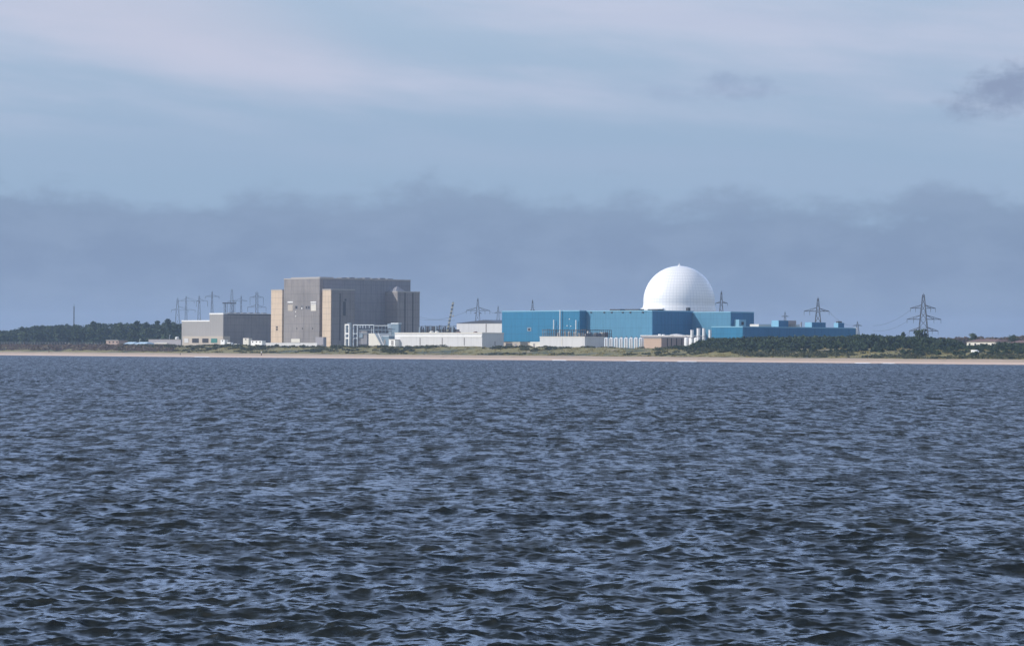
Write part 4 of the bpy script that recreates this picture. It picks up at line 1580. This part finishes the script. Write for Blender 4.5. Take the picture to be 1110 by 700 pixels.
def person(px, d, label, coat, stride=.25, face=0.0):
    s, d, _ = at_d(px, 384, d)
    g = height(s, d)
    me = bpy.data.meshes.new('person')
    J = {'pelvis': (0, 0, .95), 'belly': (0, 0, 1.12), 'chest': (0, .02, 1.35), 'neck': (0, .01, 1.5), 'head0': (0, .02, 1.58), 'head1': (0, .03, 1.72),
         'hl': (-.1, 0, .9), 'kl': (-.1, stride * .7, .5), 'al': (-.1, stride * .4, .08), 'tl': (-.1, stride * .4 + .18, .04),
         'hr': (.1, 0, .9), 'kr': (.1, -stride * .2, .5), 'ar': (.1, -stride, .1), 'tr': (.1, -stride + .18, .04),
         'sl': (-.2, 0, 1.42), 'el': (-.27, -.08, 1.14), 'wl': (-.26, .06, .9), 'fl': (-.25, .08, .8),
         'sr': (.2, 0, 1.42), 'er': (.27, -.02, 1.14), 'wr': (.26, .14, .9), 'fr': (.25, .16, .8)}
    Rr = {'pelvis': .15, 'belly': .145, 'chest': .17, 'neck': .065, 'head0': .085, 'head1': .09, 'hl': .1, 'kl': .07, 'al': .05, 'tl': .045, 'hr': .1, 'kr': .07, 'ar': .05, 'tr': .045,
          'sl': .075, 'el': .05, 'wl': .038, 'fl': .035, 'sr': .075, 'er': .05, 'wr': .038, 'fr': .035}
    E_ = [('pelvis', 'belly'), ('belly', 'chest'), ('chest', 'neck'), ('neck', 'head0'), ('head0', 'head1'), ('pelvis', 'hl'), ('hl', 'kl'), ('kl', 'al'), ('al', 'tl'), ('pelvis', 'hr'), ('hr', 'kr'), ('kr', 'ar'), ('ar', 'tr'),
          ('chest', 'sl'), ('sl', 'el'), ('el', 'wl'), ('wl', 'fl'), ('chest', 'sr'), ('sr', 'er'), ('er', 'wr'), ('wr', 'fr')]
    names = list(J)
    me.from_pydata([J[k] for k in names], [(names.index(a), names.index(b)) for a, b in E_], [])
    o = bpy.data.objects.new('person', me)
    COL.objects.link(o)
    o.location = W(s, d, g)
    o.rotation_euler = (0, 0, face)
    o.modifiers.new('skin', 'SKIN')
    for i, k in enumerate(names):
        sk = me.skin_vertices[0].data[i]
        sk.radius = (Rr[k], Rr[k] * (.75 if k in ('chest', 'belly', 'pelvis') else 1))
        sk.use_root = (k == 'pelvis')
    sb = o.modifiers.new('smooth', 'SUBSURF')
    sb.levels = sb.render_levels = 1
    me.materials.append(coat)
    tag(o, label, 'person', 'people on the beach')
    hm = MB()
    hm.lathe(0, 0, [(.05, 1.83), (.095, 1.78), (.11, 1.7), (.1, 1.62)], 12)
    h = bpy.data.meshes.new('hair')
    h.from_pydata([(a, b - .015, c) for a, b, c in hm.v], [], hm.f)
    h.materials.append(HAIR)
    ho = bpy.data.objects.new('hair', h)
    COL.objects.link(ho)
    ho.parent = o
    fm = bpy.data.meshes.new('face')
    mm = MB().lathe(0, .055, [(.03, 1.5), (.075, 1.55), (.085, 1.62), (.08, 1.7), (.03, 1.74)], 12)
    fm.from_pydata(mm.v, [], mm.f)
    fm.materials.append(SKIN)
    fo = bpy.data.objects.new('face', fm)
    COL.objects.link(fo)
    fo.parent = o


person(195.4, 10, 'person in dark clothes walking on the sand below the grey hall', CLOTH_DARK, .28, R(70))
person(53, 18, 'person in maroon coat standing on the sand at far left', CLOTH_RED, .1, R(200))

# ------------------------------------------------------------------ haze: one closed box of air
bm_lo, bm_hi = -3.4, 92
c0 = [(-7400, -400), (7400, -400), (7400, 7400), (-7400, 7400)]
vs = [(-8200, -900, bm_lo), (8200, -900, bm_lo), (8200, 8600, bm_lo), (-8200, 8600, bm_lo), (-8200, -900, bm_hi), (8200, -900, bm_hi), (8200, 8600, bm_hi), (-8200, 8600, bm_hi)]
me = bpy.data.meshes.new('haze')
me.from_pydata(vs, [], [(0, 3, 2, 1), (4, 5, 6, 7), (0, 1, 5, 4), (1, 2, 6, 5), (2, 3, 7, 6), (3, 0, 4, 7)])
hz = bpy.data.objects.new('haze', me)
COL.objects.link(hz)
hz['kind'] = 'stuff'
hm = bpy.data.materials.new('haze_air')
hm.use_nodes = True
nt = NT(hm.node_tree)
nt.n.remove(nt.n['Principled BSDF'])
pv = nt.node('ShaderNodeVolumePrincipled')
pv.inputs['Color'].default_value = (.55, .71, .96, 1)
pv.inputs['Density'].default_value = 0.00006
pv.inputs['Anisotropy'].default_value = .2
nt.l.new(pv.outputs[0], nt.n['Material Output'].inputs['Volume'])
me.materials.append(hm)

# ------------------------------------------------------------------ light
SUN_EL, SUN_AZ = 30.0, 262.0         # azimuth clockwise from +Y: the sun stands to the left, a little behind the camera
sv = Vector((math.sin(R(SUN_AZ)) * math.cos(R(SUN_EL)), math.cos(R(SUN_AZ)) * math.cos(R(SUN_EL)), math.sin(R(SUN_EL))))
sl = bpy.data.lights.new('sun', 'SUN')
sl.energy = 3.7
sl.angle = R(.5)
sl.color = (1, .945, .88)
so = bpy.data.objects.new('sun', sl)
COL.objects.link(so)
so.rotation_euler = sv.to_track_quat('Z', 'Y').to_euler()

w = bpy.data.worlds.new('World')
scene.world = w
w.use_nodes = True
nt = NT(w.node_tree)
bg = nt.n['Background']
sky = nt.node('ShaderNodeTexSky')
sky.sky_type = 'NISHITA'
sky.sun_disc = False
sky.sun_elevation = R(SUN_EL)
sky.sun_rotation = R(SUN_AZ)
sky.air_density = 1.0
sky.dust_density = 1.0
gen = nt.node('ShaderNodeTexCoord').outputs['Generated']
X = nt.xyz(gen)
el = nt.m('MULTIPLY', nt.m('ARCSINE', X[2]), 180 / math.pi)
az = nt.m('MULTIPLY', nt.m('ARCTAN2', X[0], X[1]), 180 / math.pi)
# thin high cloud, by elevation
cr = nt.node('ShaderNodeValToRGB')
els = cr.color_ramp.elements
els[0].position, els[0].color = 0.0, (.25, .34, .52, 1)
els[1].position, els[1].color = 1.0, (.26, .35, .52, 1)
for p, c in ((.2, (.315, .44, .60)), (.42, (.335, .46, .625)), (.62, (.40, .52, .68)), (.75, (.43, .54, .70))):
    e = els.new(p)
    e.color = (*c, 1)
nt.l.new(nt.m('DIVIDE', el, 9.0), cr.inputs[0])
c = cr.outputs[0]
tilt = nt.m('ADD', el, nt.m('MULTIPLY', az, .10))
v1 = nt.vec(nt.m('MULTIPLY', az, .13), nt.m('MULTIPLY', tilt, .75), 2.0)
n_c = nt.noise(v1, 1.0, 6, .55)
v1b = nt.vec(nt.m('MULTIPLY', az, .05), nt.m('MULTIPLY', el, 1.1), 7.0)
n_b = nt.noise(v1b, 1.0, 5, .6)
hi = nt.step(el, 2.8, 4.8)
c = nt.mix(nt.m('MULTIPLY', nt.m('MULTIPLY', nt.step(n_c, .38, .74), hi), .8), c, (.57, .61, .76))
c = nt.mix(nt.m('MULTIPLY', nt.step(n_b, .42, .7), .2), c, (.40, .48, .66))


# pinkish cirrus fan, upper left
def blob(ax, ey, sx, sy, shear=0.0):
    dx = nt.m('DIVIDE', nt.m('SUBTRACT', az, ax), sx)
    dy = nt.m('DIVIDE', nt.m('ADD', nt.m('SUBTRACT', el, ey), nt.m('MULTIPLY', nt.m('SUBTRACT', az, ax), shear)), sy)
    return nt.m('ADD', nt.m('MULTIPLY', dx, dx), nt.m('MULTIPLY', dy, dy))


f = nt.m('MULTIPLY', nt.step(nt.m('SUBTRACT', blob(-6.0, 5.5, 3.6, .95, .22), nt.m('MULTIPLY', n_c, .7)), 1.35, -.9), .75)
c = nt.mix(f, c, (.58, .595, .73))
# small dark clouds
nv = nt.noise(nt.vec(nt.m('MULTIPLY', az, 1.6), nt.m('MULTIPLY', el, 2.6), 1.0), 1.0, 6, .62)
for (ax, ey, sx, sy, sh, k, cc) in ((8.3, 4.4, 1.05, .42, -.28, .9, (.26, .325, .475)), (3.75, 4.45, .7, .24, 0.0, .6, (.28, .36, .53)), (2.7, 4.3, .45, .14, .1, .28, (.30, .385, .56))):
    f = nt.m('MULTIPLY', nt.step(nt.m('ADD', blob(ax, ey, sx, sy, sh), nt.m('MULTIPLY', nt.m('SUBTRACT', nv, .5), 4.6)), 1.6, -.5), k)
    c = nt.mix(f, c, cc)
# cloud bank over the land
nl = nt.noise(nt.vec(nt.m('MULTIPLY', az, .30), nt.m('MULTIPLY', el, .22), 4.0), 1.0, 2, .5)
nm = nt.noise(nt.vec(nt.m('MULTIPLY', az, .85), nt.m('MULTIPLY', el, 1.7), 9.0), 1.0, 7, .6)
edge = nt.m('SUBTRACT', el, 2.62)
edge = nt.m('SUBTRACT', edge, nt.m('MULTIPLY', nt.m('SUBTRACT', nl, .5), 1.7))
edge = nt.m('SUBTRACT', edge, nt.m('MULTIPLY', nt.m('SUBTRACT', nm, .5), 1.7))
fb = nt.m('MULTIPLY', nt.step(edge, .26, -.34), .88)
cb = nt.node('ShaderNodeValToRGB')
e2 = cb.color_ramp.elements
e2[0].position, e2[0].color = 0.0, (.232, .315, .475, 1)
e2[1].position, e2[1].color = 1.0, (.245, .335, .475, 1)
e = e2.new(.5)
e.color = (.212, .287, .435, 1)
nt.l.new(nt.m('DIVIDE', el, 3.2), cb.inputs[0])
bank = nt.mix(nt.m('MULTIPLY', nt.step(nm, .38, .68), .5), cb.outputs[0], (.275, .362, .515))
c = nt.mix(fb, c, bank)
# above the picture: broken cloud over the clear sky
skyc = nt.mix(1.0, sky.outputs[0], (.15, .15, .15), 'MULTIPLY')
nz = nt.noise(nt.vec(nt.m('MULTIPLY', X[0], 2.2), nt.m('MULTIPLY', X[1], 2.2), nt.m('MULTIPLY', X[2], 3.5)), 1.0, 6, .55)
over = nt.mix(nt.m('MULTIPLY', nt.step(nz, .4, .66), .45), skyc, (.38, .52, .86))
over = nt.mix(nt.m('MULTIPLY', nt.m('MULTIPLY', nt.step(X[1], .25, -.35), nt.step(nz, .3, .56)), .8), over, (.8, .9, 1.15))  # cloud added behind the camera to lift the light on shaded faces
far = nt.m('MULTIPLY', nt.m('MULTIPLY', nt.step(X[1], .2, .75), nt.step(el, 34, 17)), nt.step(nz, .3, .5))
over = nt.mix(nt.m('MULTIPLY', far, .9), over, (1.0, 1.4, 2.3))      # bright cloud added above the frame to brighten the sea's reflections
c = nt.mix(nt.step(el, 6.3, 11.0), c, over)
sc_ = nt.mix(nt.step(el, 0.0, 8.0), c, c)
mixn = c
bg.inputs['Strength'].default_value = 1.0
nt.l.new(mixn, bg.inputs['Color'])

# ------------------------------------------------------------------ picture
vs_ = scene.view_settings
vs_.view_transform = 'Standard'
vs_.look = 'None'
vs_.exposure = 0
vs_.gamma = 1
vs_.use_curve_mapping = False
cy = scene.cycles
cy.max_bounces = 6
cy.volume_bounces = 1
cy.use_denoising = True
cy.denoiser = 'OPENIMAGEDENOISE'
cy.denoising_input_passes = 'RGB_ALBEDO_NORMAL'
cy.sample_clamp_indirect = 4
